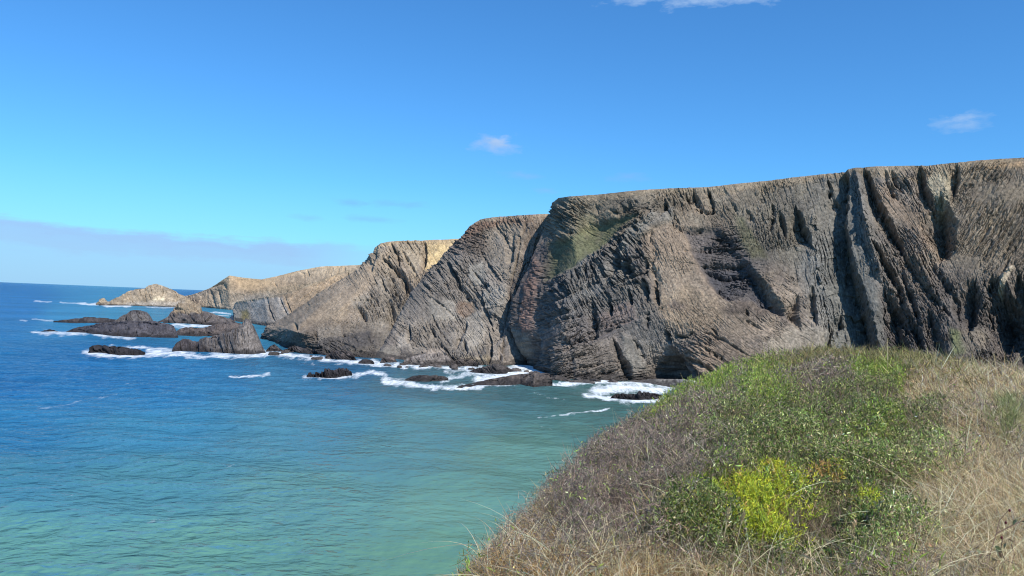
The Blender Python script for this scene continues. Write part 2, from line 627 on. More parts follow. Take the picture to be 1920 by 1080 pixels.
A_upos = [1010, 1028, 1042, 1062, 1115, 1198, 1256, 1320, 1374, 1444, 1502, 1562, 1600, 1640, 1740, 1790, 1850, 1920, 2060, 2200]
G1, G2 = (112, 106, 101), (84, 80, 79)
A_regions = [
    dict(c=(1085, 410), r=(80, 45), a=33, t=6, asp=5, amp=1.8, col=((112, 106, 92), (140, 126, 106)), s=1),
    dict(c=(1180, 395), r=(70, 40), a=-35, t=6, asp=4, amp=1.8, col=((104, 97, 88), (140, 126, 106)), s=11),
    dict(c=(1000, 520), r=(45, 90), a=-60, t=6, asp=4, amp=1.5, col=((122, 106, 98), (104, 96, 90)), s=2),
    dict(c=(1090, 545), r=(90, 60), a=62, t=5, asp=5, amp=2.0, col=((124, 120, 114), (92, 89, 87)), s=3),
    dict(c=(1170, 520), r=(60, 70), a=60, t=7, asp=3.5, amp=2.6, col=((128, 122, 114), (94, 91, 90)), s=4),
    dict(c=(1110, 625), r=(140, 45), a=-28, t=6, asp=6, amp=1.8, col=((130, 120, 112), (98, 92, 90)), s=5),
    dict(c=(1110, 690), r=(120, 35), a=-14, t=5, asp=8, amp=1.4, col=((134, 124, 114), (104, 97, 92)), s=6),
    dict(c=(1235, 630), r=(60, 60), a=70, t=4, asp=3.5, amp=1.4, col=((128, 124, 116), (98, 96, 94)), s=7),
    dict(c=(1330, 670), r=(90, 50), a=32, t=4.5, asp=8, amp=1.4, col=((138, 120, 104), (108, 96, 90)), s=8),
    dict(c=(1275, 520), r=(60, 90), a=62, t=5, asp=2.2, amp=0.8, col=((152, 132, 110), (132, 114, 98)), s=9),
    dict(c=(1350, 490), r=(60, 60), a=6, t=7, asp=4, amp=2.0, col=((104, 96, 92), (80, 76, 76)), s=10),
    dict(c=(1330, 380), r=(100, 40), a=64, t=6, asp=4, amp=1.1, col=((122, 114, 100), (138, 122, 104)), s=12),
    dict(c=(1470, 400), r=(80, 60), a=72, t=5, asp=4, amp=1.2, col=((122, 114, 100), (108, 102, 94)), s=13),
    dict(c=(1430, 620), r=(80, 80), a=38, t=5, asp=4, amp=1.1, col=((148, 132, 114), (120, 108, 98)), s=14),
    dict(c=(1590, 500), r=(60, 150), a=78, t=7, asp=6, amp=1.6, col=((112, 112, 110), (128, 124, 116)), s=15),
    dict(c=(1700, 450), r=(80, 130), a=58, t=6, asp=5, amp=1.4, col=((136, 122, 106), (112, 104, 98)), s=16),
    dict(c=(1860, 430), r=(90, 100), a=124, t=4, asp=9, amp=1.0, col=((142, 128, 108), (122, 110, 96)), s=17),
    dict(c=(1820, 600), r=(120, 90), a=70, t=6, asp=3, amp=1.6, col=((108, 100, 94), (88, 82, 78)), s=18),
    dict(c=(1700, 620), r=(80, 80), a=60, t=6, asp=5, amp=1.6, col=((110, 102, 96), (92, 86, 84)), s=19),
    dict(c=(2100, 520), r=(150, 200), a=110, t=7, asp=4, amp=1.4, col=((128, 116, 102), (104, 96, 90)), s=20),
]
A_patches = [
    # smooth turf slope
    dict(p=[(1040, 452), (1068, 440), (1100, 425), (1150, 412), (1195, 402), (1160, 428), (1125, 462), (1080, 492), (1040, 512), (1018, 528), (1018, 500), (1030, 470)],
         col=(104, 104, 78), k=0.95, smooth=0.92, soft=7, disp=-3),
    dict(p=[(1085, 405), (1115, 398), (1120, 425), (1095, 440), (1082, 425)], col=(116, 112, 82), k=0.5, smooth=0.4, soft=7),
    dict(p=[(1022, 455), (1046, 448), (1050, 470), (1036, 492), (1020, 480)], col=(120, 114, 86), k=0.5, smooth=0.3, soft=6),
    # tan scree
    dict(p=[(1215, 400), (1248, 405), (1275, 440), (1300, 490), (1330, 530), (1365, 568), (1390, 590), (1440, 620), (1400, 640), (1330, 632), (1270, 620), (1240, 590), (1222, 520), (1212, 450)],
         col=(150, 132, 113), k=0.8, smooth=0.5, soft=14),
    dict(p=[(1235, 560), (1290, 530), (1340, 560), (1360, 600), (1300, 620), (1250, 610)], col=(156, 135, 111), k=0.6, smooth=0.4, soft=10),
    dict(p=[(1275, 660), (1330, 640), (1400, 650), (1380, 690), (1310, 700)], col=(146, 127, 108), k=0.6, smooth=0.3, soft=10),
    # brown heath patches on the scree
    dict(p=[(1248, 575), (1265, 562), (1288, 572), (1278, 582)], col=(112, 98, 88), k=0.8, smooth=0.5, soft=6),
    dict(p=[(1350, 582), (1385, 562), (1420, 572), (1455, 588), (1430, 594), (1390, 586), (1365, 590)], col=(104, 92, 82), k=0.9, smooth=0.5, soft=6),
    # dark bedded cliff
    dict(p=[(1282, 428), (1345, 424), (1372, 450), (1385, 480), (1410, 500), (1440, 540), (1470, 590), (1430, 575), (1400, 562), (1365, 562), (1335, 540), (1312, 505), (1296, 470)],
         col=(90, 85, 84), k=0.7, soft=6, disp=-3.0),
    dict(p=[(1320, 498), (1400, 494), (1430, 540), (1462, 585), (1425, 570), (1395, 545), (1372, 560), (1345, 545)], col=(74, 74, 80), k=0.6, soft=5, disp=-2.5),
    # olive slopes
    dict(p=[(1378, 400), (1396, 408), (1412, 440), (1432, 462), (1440, 480), (1410, 482), (1390, 455)], col=(102, 98, 76), k=0.85, smooth=0.6, soft=7),
    # pale foot of the big gully
    dict(p=[(1440, 640), (1490, 610), (1548, 618), (1560, 650), (1540, 690), (1440, 690)], col=(150, 139, 123), k=0.7, smooth=0.5, soft=11),
    # blue-grey floor of the big gully
    dict(p=[(1572, 350), (1592, 345), (1604, 400), (1614, 450), (1626, 510), (1650, 560), (1665, 640), (1650, 690), (1575, 690), (1560, 600), (1550, 500), (1556, 420)],
         col=(108, 106, 100), k=0.8, smooth=0.6, soft=8),
    # pale bowl
    dict(p=[(1744, 318), (1772, 312), (1790, 330), (1784, 352), (1776, 372), (1768, 398), (1756, 380), (1742, 350)], col=(176, 164, 138), k=0.9, smooth=0.5, soft=5),
    dict(p=[(1640, 345), (1665, 350), (1700, 380), (1735, 410), (1748, 450), (1770, 480), (1740, 470), (1700, 420), (1660, 400)], col=(146, 126, 106), k=0.7, smooth=0.35, soft=8),
    dict(p=[(1840, 300), (1920, 296), (1920, 316), (1850, 318)], col=(166, 138, 104), k=0.8, smooth=0.2, soft=6),
    dict(p=[(1780, 612), (1800, 618), (1812, 660), (1790, 668)], col=(112, 116, 78), k=0.8, smooth=0.3, soft=6),
    dict(p=[(1800, 615), (1850, 612), (1852, 650), (1820, 668), (1802, 650)], col=(122, 112, 98), k=0.7, smooth=0.1, soft=8),
    dict(p=[(1870, 548), (1878, 520), (1896, 498), (1904, 500), (1888, 525), (1876, 556)], col=(188, 172, 148), k=0.9, smooth=0.6, soft=3),
    # grey ledges under the ridge
    dict(p=[(1190, 430), (1225, 400), (1262, 385), (1262, 410), (1225, 425), (1200, 445), (1160, 485), (1150, 478)], col=(134, 130, 122), k=0.7, smooth=0.1, soft=6, disp=2.0),
    dict(p=[(1120, 590), (1185, 560), (1192, 600), (1130, 622)], col=(120, 106, 100), k=0.7, smooth=0.5, soft=5, disp=1.0),
    dict(p=[(1070, 650), (1150, 632), (1165, 690), (1080, 700)], col=(122, 112, 102), k=0.7, smooth=0.3, soft=6, disp=1.5),
    dict(p=[(1164, 622), (1190, 635), (1212, 690), (1190, 700), (1172, 665)], col=(130, 124, 114), k=0.7, smooth=0.45, soft=6, disp=1.0),
    # red-brown rib at the left edge
    dict(p=[(1000, 480), (1012, 500), (1002, 550), (992, 620), (980, 632), (968, 600), (982, 540)], col=(146, 116, 102), k=0.7, smooth=0.2, soft=5, disp=1.5),
    dict(p=[(950, 612), (985, 628), (984, 680), (958, 680)], col=(140, 132, 120), k=0.85, smooth=0.7, soft=5),
    dict(p=[(990, 400), (1036, 380), (1044, 400), (1020, 450), (1000, 470)], col=(136, 120, 104), k=0.4, soft=6),
]
A_strokes = [
    # gullies right
    S([(1585, 322), (1580, 370), (1580, 430), (1590, 500), (1612, 580), (1640, 680)], 52, 12, 21, 1),
    S([(1625, 326), (1634, 350), (1650, 392), (1666, 425), (1690, 460)], 15, 6, 10),
    S([(1660, 322), (1664, 342), (1674, 362), (1682, 372)], 6, 4, 3.0),
    S([(1672, 322), (1680, 345), (1690, 358)], 5, 4, 2.5),
    S([(1606, 322), (1612, 360), (1620, 400), (1632, 450), (1650, 510), (1690, 560), (1720, 610)], 7, 10, -6),
    S([(1646, 385), (1660, 415), (1676, 442)], 6, 5, -3),
    S([(1728, 320), (1734, 350), (1742, 380), (1752, 395)], 14, 5, 10),
    S([(1796, 315), (1794, 340), (1788, 365)], 11, 4, 6),
    S([(1768, 388), (1772, 420), (1776, 460), (1770, 480)], 26, 12, 18),
    S([(1772, 350), (1768, 395)], 9, 9, -3),
    S([(1552, 342), (1562, 372), (1570, 390)], 7, 4, 4),
    S([(1497, 400), (1506, 430), (1520, 452)], 18, 5, 10),
    S([(1464, 400), (1468, 420), (1474, 440)], 7, 3, 4),
    S([(1448, 385), (1452, 405), (1446, 430)], 7, 3, 3),
    S([(1530, 400), (1526, 450), (1540, 520), (1548, 560)], 10, 10, -3),
    # diagonal clefts lower right
    S([(1650, 400), (1690, 470), (1730, 530), (1780, 590)], 9, 6, 4.5),
    S([(1640, 460), (1680, 530), (1700, 580), (1730, 640)], 16, 6, 9),
    S([(1690, 500), (1712, 560), (1722, 600), (1728, 680)], 12, 6, 6),
    S([(1668, 560), (1690, 620), (1700, 690)], 30, 12, 12),
    S([(1735, 470), (1765, 520), (1792, 560), (1800, 600)], 7, 5, 3.5),
    S([(1720, 480), (1750, 545), (1778, 600)], 8, 8, -3),
    S([(1745, 590), (1760, 640), (1775, 680)], 20, 10, 6),
    S([(1830, 545), (1826, 580), (1820, 610)], 26, 10, 12),
    S([(1880, 555), (1890, 600), (1880, 660)], 40, 22, 17),
    S([(1920, 540), (1930, 600), (1925, 680)], 30, 16, 15),
    S([(1862, 520), (1856, 560)], 6, 4, 3), S([(1910, 510), (1905, 550)], 7, 4, 3),
    # striations far right
    S([(1920, 420), (1880, 480), (1850, 540)], 3, 3, 1.2), S([(1900, 400), (1860, 450), (1835, 500)], 3, 3, 1.1),
    S([(1915, 450), (1890, 490), (1870, 530)], 3, 3, 1.2), S([(1880, 380), (1850, 430), (1830, 470)], 2.5, 2.5, 1.0),
    S([(1900, 500), (1882, 520), (1868, 552)], 4, 4, -2),
    # slots by the pale foot
    S([(1496, 560), (1490, 590), (1500, 612)], 10, 4, 4), S([(1524, 540), (1526, 575), (1530, 606)], 7, 4, 5),
    S([(1560, 600), (1556, 640), (1562, 690)], 4, 3, 4), S([(1575, 585), (1570, 610)], 7, 6, 7),
    # top slots
    S([(1300, 356), (1306, 380), (1314, 392)], 8, 4, 4), S([(1308, 390), (1326, 396), (1342, 394)], 3, 3, 3),
    S([(1326, 354), (1334, 375), (1338, 394)], 5, 3, 4), S([(1286, 362), (1292, 380)], 4, 3, 2.5),
    S([(1247, 375), (1248, 388), (1256, 402), (1264, 420), (1280, 432)], 6, 4, 3),
    S([(1261, 370), (1263, 400), (1275, 418)], 4, 3, 2.5),
    S([(1372, 380), (1382, 398)], 4, 3, 2), S([(1432, 350), (1430, 378)], 8, 4, 2.5), S([(1400, 395), (1412, 415)], 5, 4, 2),
    # corner strata
    S([(1036, 408), (1046, 424), (1060, 433), (1075, 434)], 4, 5, 3.0), S([(1040, 404), (1060, 418), (1072, 430)], 2.5, 2.5, 1.6),
    S([(1148, 394), (1160, 402), (1178, 392), (1192, 380)], 6, 4, 3), S([(1118, 384), (1122, 398)], 5, 3, 2),
    # grass bowl and ridge
    S([(1255, 372), (1215, 405), (1180, 440), (1140, 476), (1080, 510), (1030, 545)], 7, 7, -3.5),
    S([(1246, 378), (1243, 398)], 9, 4, 5),
    S([(1190, 425), (1198, 438)], 6, 4, 3.5), S([(1160, 470), (1150, 495), (1140, 512)], 10, 5, 6), S([(1176, 490), (1168, 515)], 10, 5, 5),
    S([(1212, 494), (1206, 515)], 9, 4, 5), S([(1190, 500), (1180, 515)], 5, 3, 3),
    S([(1206, 526), (1214, 560)], 9, 4, 5), S([(1178, 545), (1182, 575)], 5, 3, 4), S([(1226, 540), (1234, 572)], 5, 3, 3.5),
    S([(1220, 440), (1224, 500), (1232, 560)], 5, 8, 2.5), S([(1078, 505), (1084, 520)], 4, 3, 3), S([(1095, 496), (1096, 514)], 3, 3, 2.5),
    S([(1068, 512), (1066, 530)], 3, 3, 2.5), S([(1045, 525), (1048, 545)], 3, 3, 2), S([(1030, 530), (1035, 555)], 3, 3, 2),
    # bed edges of the anticline
    S([(1040, 662), (1100, 628), (1160, 606), (1240, 578)], 2.5, 4, 2.2), S([(1063, 652), (1080, 642), (1110, 636), (1160, 612)], 3, 4, 2.6),
    S([(1035, 700), (1078, 670), (1110, 662)], 2.5, 3, 2.4), S([(1120, 704), (1150, 698), (1165, 692)], 2.5, 3.5, 2.6),
    S([(1060, 706), (1090, 690), (1150, 682)], 2, 3, 1.6), S([(1000, 600), (1050, 585), (1100, 566)], 2.5, 4, 2.0),
    S([(1018, 615), (1050, 600), (1096, 588)], 2.5, 4, 2.2), S([(1010, 575), (1060, 550), (1120, 528)], 2.5, 4, 1.8),
    S([(1120, 520), (1170, 495), (1205, 478)], 2.5, 3, 2.5), S([(1130, 540), (1175, 522), (1218, 508)], 2.5, 3, 2.4),
    # dark recesses
    S([(1000, 630), (996, 660), (992, 684)], 12, 8, 8), S([(1052, 632), (1058, 652)], 12, 7, 5), S([(1020, 660), (1025, 688)], 10, 6, 4),
    S([(1108, 570), (1112, 600), (1118, 628)], 12, 6, 6), S([(1136, 562), (1144, 592)], 4, 3, 3),
    S([(1152, 642), (1162, 668), (1176, 700), (1184, 716)], 9, 5, 7), S([(1176, 680), (1182, 706)], 6, 4, 4), S([(1190, 640), (1208, 672)], 4, 3, 2.5),
    S([(1258, 664), (1260, 690), (1262, 712)], 26, 20, 9), S([(1258, 690), (1258, 716)], 26, 18, 7),
    S([(1248, 622), (1254, 640)], 6, 3, 4), S([(1262, 628), (1280, 632), (1294, 624)], 3, 3, 2.5),
    S([(1212, 590), (1212, 612)], 5, 5, 3),
    # limb right of the cave
    S([(1290, 640), (1320, 655), (1350, 672), (1375, 695)], 2.5, 3, 2), S([(1280, 672), (1310, 684), (1340, 702)], 3, 4, 3),
    S([(1310, 622), (1360, 640), (1400, 665)], 2.5, 3, 1.8), S([(1400, 602), (1430, 618)], 2.5, 2.5, 1.8), S([(1270, 676), (1300, 700), (1330, 716)], 4, 4, 3),
    S([(1398, 580), (1404, 592)], 3, 2, 2), S([(1330, 615), (1345, 630)], 2, 2, 1.5),
    # bedding in the dark cliff
    S([(1286, 470), (1320, 462), (1372, 466)], 3, 4, 2.4), S([(1298, 434), (1320, 426)], 2.5, 3, 2.5), S([(1318, 497), (1360, 494), (1404, 492)], 3, 4, 3),
    S([(1322, 506), (1360, 514), (1405, 508)], 4, 4, 4), S([(1410, 510), (1440, 545), (1468, 585)], 16, 6, 6), S([(1340, 540), (1366, 562)], 4, 5, 3),
    S([(1380, 478), (1402, 478)], 2, 2.5, 2),
]
cliff('cliff', A_cols, 1300, 440, A_regions, A_patches, A_strokes, None, (150, 132, 108), 11,
      'tall dark folded cliff with slanting strata and deep shadowed gullies, largest on the right', 0.23, gain=0.88, big=3.0, upos=A_upos, rim=0.035)

# ---- second headland with pale slabs
B_cols = [
    [(735, 650, 520), (770, 560, 520), (800, 510, 520), (830, 480, 520), (862, 448, 522)],
    [(700, 672, 'w'), (740, 600, 452), (768, 550, 470), (808, 505, 488), (835, 474, 496), (866, 444, 500)],
    [(760, 676, 'w'), (775, 600, 444), (800, 540, 462), (840, 490, 482), (880, 424, 496)],
    [(820, 680, 'w'), (830, 600, 440), (850, 520, 462), (880, 450, 482), (900, 411, 492)],
    [(880, 684, 'w'), (885, 600, 438), (905, 500, 464), (940, 406, 486)],
    [(940, 686, 'w'), (945, 600, 424), (960, 500, 446), (985, 403, 470)],
    [(1000, 690, 410), (1005, 600, 428), (1015, 500, 448), (1024, 401, 470)],
    [(1080, 690, 420), (1085, 600, 440), (1090, 500, 460), (1100, 401, 480)],
]
B_upos = [822, 842, 862, 890, 935, 980, 1030, 1110]
B_regions = [
    dict(c=(960, 430), r=(70, 40), a=66, t=6, asp=4, amp=1.4, col=((140, 124, 106), (116, 106, 98)), s=1),
    dict(c=(880, 440), r=(50, 35), a=20, t=5, asp=4, amp=1.6, col=((106, 96, 90), (124, 112, 104)), s=2),
    dict(c=(815, 530), r=(70, 60), a=50, t=5, asp=4, amp=1.6, col=((106, 100, 94), (124, 116, 108)), s=3),
    dict(c=(910, 560), r=(70, 70), a=56, t=9, asp=3, amp=1.8, col=((142, 134, 124), (122, 116, 110)), s=4),
    dict(c=(840, 640), r=(90, 50), a=58, t=6, asp=4, amp=1.8, col=((146, 136, 124), (116, 110, 104)), s=5),
    dict(c=(740, 640), r=(60, 50), a=30, t=7, asp=3, amp=1.5, col=((136, 126, 114), (112, 104, 98)), s=6),
    dict(c=(985, 560), r=(60, 100), a=112, t=5, asp=3, amp=1.6, col=((130, 114, 104), (104, 98, 92)), s=7),
]
SL = (154, 146, 134)
B_patches = [
    dict(p=[(807, 563), (850, 561), (853, 596), (823, 604), (805, 590)], col=SL, k=0.62, smooth=0.6, soft=5, rag=8),
    dict(p=[(874, 593), (904, 582), (915, 615), (899, 653), (872, 658)], col=SL, k=0.62, smooth=0.6, soft=5, rag=8, disp=1),
    dict(p=[(904, 547), (930, 530), (950, 539), (947, 561), (937, 596), (910, 582)], col=SL, k=0.62, smooth=0.6, soft=5, rag=8, disp=1),
    dict(p=[(880, 500), (905, 490), (915, 520), (898, 535), (884, 525)], col=(142, 136, 126), k=0.8, smooth=0.8, soft=4),
    dict(p=[(905, 430), (960, 420), (990, 440), (970, 520), (940, 530), (915, 480)], col=(146, 134, 118), k=0.6, smooth=0.4, soft=8),
    dict(p=[(855, 565), (885, 562), (888, 585), (868, 592), (856, 585)], col=(126, 106, 90), k=0.8, smooth=0.5, soft=4),
    dict(p=[(745, 625), (765, 622), (770, 650), (745, 650)], col=(160, 150, 138), k=0.8, smooth=0.8, soft=4),
    dict(p=[(795, 655), (830, 650), (840, 680), (800, 684)], col=(166, 152, 138), k=0.8, smooth=0.7, soft=4),
    dict(p=[(865, 668), (920, 664), (930, 682), (860, 684)], col=(164, 150, 126), k=0.7, smooth=0.2, soft=4),
    dict(p=[(915, 640), (980, 630), (982, 682), (920, 682)], col=(142, 132, 122), k=0.7, smooth=0.5, soft=6),
    dict(p=[(862, 448), (880, 424), (905, 411), (960, 404), (1000, 402), (1000, 414), (950, 420), (905, 430), (880, 446)], col=(128, 104, 88), k=0.75, smooth=0.2, soft=4),
    dict(p=[(720, 648), (750, 650), (745, 672), (700, 672)], col=(140, 132, 120), k=0.7, smooth=0.6, soft=4),
]
B_strokes = [
    S([(840, 498), (852, 530), (872, 552), (888, 566)], 7, 5, 5), S([(838, 490), (850, 520)], 3, 3, 2.5), S([(846, 500), (866, 540)], 2.5, 2.5, 2),
    S([(904, 545), (906, 575), (916, 600), (922, 618)], 3, 2.5, 2.5), S([(906, 582), (938, 574)], 1.6, 1.6, 1.5), S([(886, 505), (904, 530), (920, 550)], 2, 2, 2),
    S([(955, 552), (948, 590), (934, 625), (926, 640)], 11, 8, 7), S([(874, 608), (862, 630), (854, 648)], 8, 5, 5), S([(870, 640), (874, 664)], 3, 3, 3),
    S([(800, 600), (820, 640), (842, 660)], 3, 3, 2.5), S([(808, 590), (828, 625), (846, 652)], 2, 2, 2), S([(916, 625), (918, 660), (917, 680)], 4, 3, 4),
    S([(945, 640), (950, 675)], 5, 3, 4), S([(935, 650), (940, 676)], 3, 2, 3), S([(764, 610), (766, 640)], 4, 3, 4),
    S([(930, 420), (945, 450), (958, 480)], 4, 4, 2), S([(985, 420), (975, 450), (966, 490)], 6, 4, 2.5), S([(960, 440), (955, 470), (950, 510)], 5, 4, 2.5),
    S([(970, 480), (962, 510), (958, 540)], 7, 4, 3), S([(1010, 430), (1000, 470), (985, 510)], 4, 4, -2), S([(800, 555), (830, 575), (850, 592)], 2, 2, 1.6),
    S([(815, 500), (840, 545)], 3, 3, 2), S([(790, 530), (820, 560)], 3, 3, 2), S([(900, 470), (925, 510), (940, 530)], 2.5, 2.5, 2),
]
cliff('cliff', B_cols, 620, 380, B_regions, B_patches, B_strokes, None, (150, 132, 110), 31,
      'grey headland with pale bare slabs and slanting dark cracks, left of the big folded cliff', 0.29, gain=0.88, big=2.5, upos=B_upos, rim=0.03)

# ---- third headland, tan with a long smooth slope
C_cols = [
    [(500, 628, 620), (530, 600, 620), (570, 570, 620), (620, 540, 620), (660, 512, 620), (695, 475, 620), (704, 468, 622)],
    [(486, 634, 'w'), (496, 612, 556), (545, 586, 560), (600, 546, 565), (652, 514, 570), (690, 488, 575), (702, 464, 580)],
    [(540, 652, 'w'), (548, 620, 450), (590, 580, 490), (650, 535, 530), (695, 495, 555), (714, 456, 570)],
    [(600, 664, 'w'), (605, 630, 440), (640, 570, 480), (690, 520, 525), (728, 453, 565)],
    [(660, 670, 'w'), (665, 630, 440), (690, 570, 480), (730, 510, 525), (760, 451, 562)],
    [(735, 672, 'w'), (738, 620, 450), (755, 560, 490), (785, 500, 530), (800, 450, 560)],
    [(790, 676, 450), (800, 600, 470), (820, 520, 520), (858, 448, 556)],
    [(860, 676, 450), (880, 600, 470), (900, 520, 520), (930, 446, 556)],
]
C_upos = [500, 560, 610, 660, 705, 760, 820, 890]
C_regions = [
    dict(c=(600, 575), r=(90, 50), a=-35, t=5, asp=4, amp=0.8, col=((152, 136, 116), (134, 120, 106)), s=1),
    dict(c=(760, 480), r=(70, 50), a=62, t=6, asp=5, amp=2.2, col=((176, 158, 134), (150, 136, 120)), s=2),
    dict(c=(720, 560), r=(60, 60), a=58, t=5, asp=4, amp=1.8, col=((146, 136, 122), (122, 114, 106)), s=3),
    dict(c=(640, 640), r=(100, 40), a=20, t=7, asp=3, amp=1.7, col=((116, 108, 98), (92, 86, 82)), s=4),
    dict(c=(540, 625), r=(60, 30), a=-35, t=6, asp=4, amp=1.4, col=((124, 114, 104), (100, 92, 86)), s=5),
]
C_patches = [
    dict(p=[(690, 492), (706, 470), (715, 490), (700, 530), (640, 580), (560, 620), (500, 620), (600, 550)], col=(158, 140, 118), k=0.7, smooth=0.7, soft=8),
    dict(p=[(801, 452), (858, 450), (838, 474), (815, 500), (795, 505)], col=(206, 180, 132), k=0.9, smooth=0.6, soft=4),
    dict(p=[(742, 456), (792, 454), (790, 490), (776, 515), (758, 490)], col=(178, 162, 138), k=0.6, smooth=0.4, soft=4),
    dict(p=[(700, 520), (725, 515), (735, 560), (715, 560)], col=(160, 148, 132), k=0.6, smooth=0.5, soft=4),
    dict(p=[(595, 615), (630, 605), (640, 620), (625, 640), (600, 645)], col=(140, 131, 119), k=0.55, smooth=0.5, soft=6, rag=8),
    dict(p=[(590, 640), (640, 625), (695, 620), (700, 645), (660, 655), (600, 660)], col=(84, 80, 78), k=0.8, smooth=0.3, soft=5, disp=1),
    dict(p=[(655, 555), (690, 550), (690, 570), (660, 575)], col=(142, 134, 122), k=0.6, smooth=0.3, soft=4),
]
C_strokes = [
    S([(734, 458), (742, 478), (747, 498)], 5, 3, 5), S([(720, 488), (742, 507), (757, 522), (776, 552)], 6, 4, 6), S([(749, 460), (764, 490), (780, 512)], 3, 2.5, 3),
    S([(798, 455), (795, 480), (790, 508)], 5, 3, 5), S([(734, 520), (742, 545), (750, 560)], 5, 3, 4), S([(714, 520), (724, 546)], 3, 2, 3),
    S([(755, 520), (764, 550), (772, 555)], 5, 4, 4), S([(668, 572), (676, 585), (686, 597)], 5, 4, 4), S([(735, 575), (742, 600), (744, 622)], 11, 5, 7),
    S([(660, 558), (690, 560), (705, 580)], 2.5, 2.5, 2), S([(640, 625), (665, 628), (670, 640)], 2.5, 2.5, 2.5), S([(690, 630), (702, 648)], 3, 2.5, 2.5),
    S([(550, 605), (558, 625)], 3, 3, 2), S([(590, 610), (588, 640)], 3, 2, 2), S([(690, 545), (700, 560), (712, 570)], 2, 2, 2), S([(706, 470), (700, 490), (690, 515)], 4, 3, 2),
]
cliff('cliff', C_cols, 560, 300, C_regions, C_patches, C_strokes, None, (178, 154, 120), 51,
      'tan headland with a long even slope running down left to the sea, behind the grey slabbed cliff', 0.36, gain=0.88, big=3.0, upos=C_upos, rim=0.03)

# ---- far cliffs
D_cols = [
    [(330, 574, 1560), (332, 565, 1580), (336, 557, 1600)],
    [(350, 573, 1500), (356, 560, 1520), (362, 552, 1540)],
    [(388, 575, 1420), (389, 560, 1440), (392, 541, 1470)],
    [(430, 578, 1330), (428, 550, 1360), (430, 517, 1400)],
    [(448, 579, 1325), (447, 550, 1350), (452, 520, 1420)],
    [(478, 580, 1305), (478, 545, 1340), (490, 524, 1410)],
    [(512, 582, 1285), (512, 540, 1325), (520, 518, 1400)],
    [(552, 584, 1262), (552, 535, 1305), (558, 508, 1385)],
    [(592, 586, 1240), (592, 530, 1285), (600, 500, 1365)],
    [(650, 588, 1210), (650, 530, 1255), (668, 497, 1340)],
    [(735, 590, 1170), (735, 520, 1215), (750, 490, 1310)],
]
D_regions = [
    dict(c=(400, 555), r=(50, 30), a=76, t=4, asp=4, amp=2.2, col=((184, 164, 138), (150, 134, 118)), s=1),
    dict(c=(470, 530), r=(50, 18), a=-20, t=5, asp=4, amp=1.5, col=((190, 164, 128), (172, 148, 120)), s=2),
    dict(c=(500, 590), r=(60, 30), a=68, t=7, asp=5, amp=1.5, col=((148, 140, 130), (126, 120, 112)), s=3),
    dict(c=(620, 515), r=(70, 22), a=74, t=4, asp=4, amp=1.6, col=((186, 166, 138), (158, 142, 122)), s=4),
    dict(c=(580, 560), r=(60, 30), a=-35, t=4, asp=4, amp=1.0, col=((174, 150, 120), (152, 134, 112)), s=5),
]
D_patches = [
    dict(p=[(440, 525), (460, 522), (505, 524), (510, 535), (470, 548), (450, 540)], col=(192, 164, 126), k=0.8, smooth=0.8, soft=5),
    dict(p=[(470, 568), (500, 560), (505, 600), (490, 608), (475, 600)], col=(150, 144, 136), k=0.9, smooth=0.8, soft=3),
    dict(p=[(508, 558), (530, 556), (545, 590), (520, 600)], col=(156, 148, 138), k=0.9, smooth=0.7, soft=3),
    dict(p=[(438, 568), (462, 566), (470, 600), (445, 606)], col=(128, 122, 112), k=0.8, smooth=0.6, soft=3),
    dict(p=[(450, 585), (464, 580), (470, 602), (452, 602)], col=(124, 112, 76), k=0.9, smooth=0.4, soft=4),
]
D_strokes = [
    S([(396, 545), (400, 560), (406, 573)], 3, 2, 6.0), S([(410, 545), (416, 575)], 2, 2, 4.2), S([(420, 530), (425, 540)], 3, 2, 4.8), S([(395, 540), (412, 532), (424, 528)], 2, 2, 3.0),
    S([(500, 558), (506, 585), (514, 602)], 2.5, 2, 2.4), S([(524, 556), (536, 585), (545, 600)], 2.5, 2, 2.4), S([(474, 570), (482, 600)], 2, 1.5, 1.7999999999999998), S([(535, 556), (548, 590)], 2, 1.5, 1.7999999999999998),
    S([(565, 512), (572, 522)], 3, 2, 3.0), S([(610, 510), (604, 530)], 2, 2, 3.0), S([(622, 505), (618, 525)], 2, 2, 3.0), S([(634, 502), (632, 520)], 2, 2, 3.0), S([(645, 500), (644, 514)], 2, 2, 3.0),
    S([(575, 508), (580, 520)], 2, 2, 3.0), S([(516, 532), (520, 540)], 2, 2, 1.7999999999999998),
]
cliff('cliff', D_cols, 520, 200, D_regions, D_patches, D_strokes, None, (190, 164, 128), 71,
      'pale tan distant cliffs beyond the islet and the low grey slabs', 0.75, gain=0.88, big=3.0,
      upos=[330, 356, 390, 430, 448, 480, 512, 552, 592, 650, 735], rim=0.06, mat=MAT_ROCK_FAR, plateau=400)


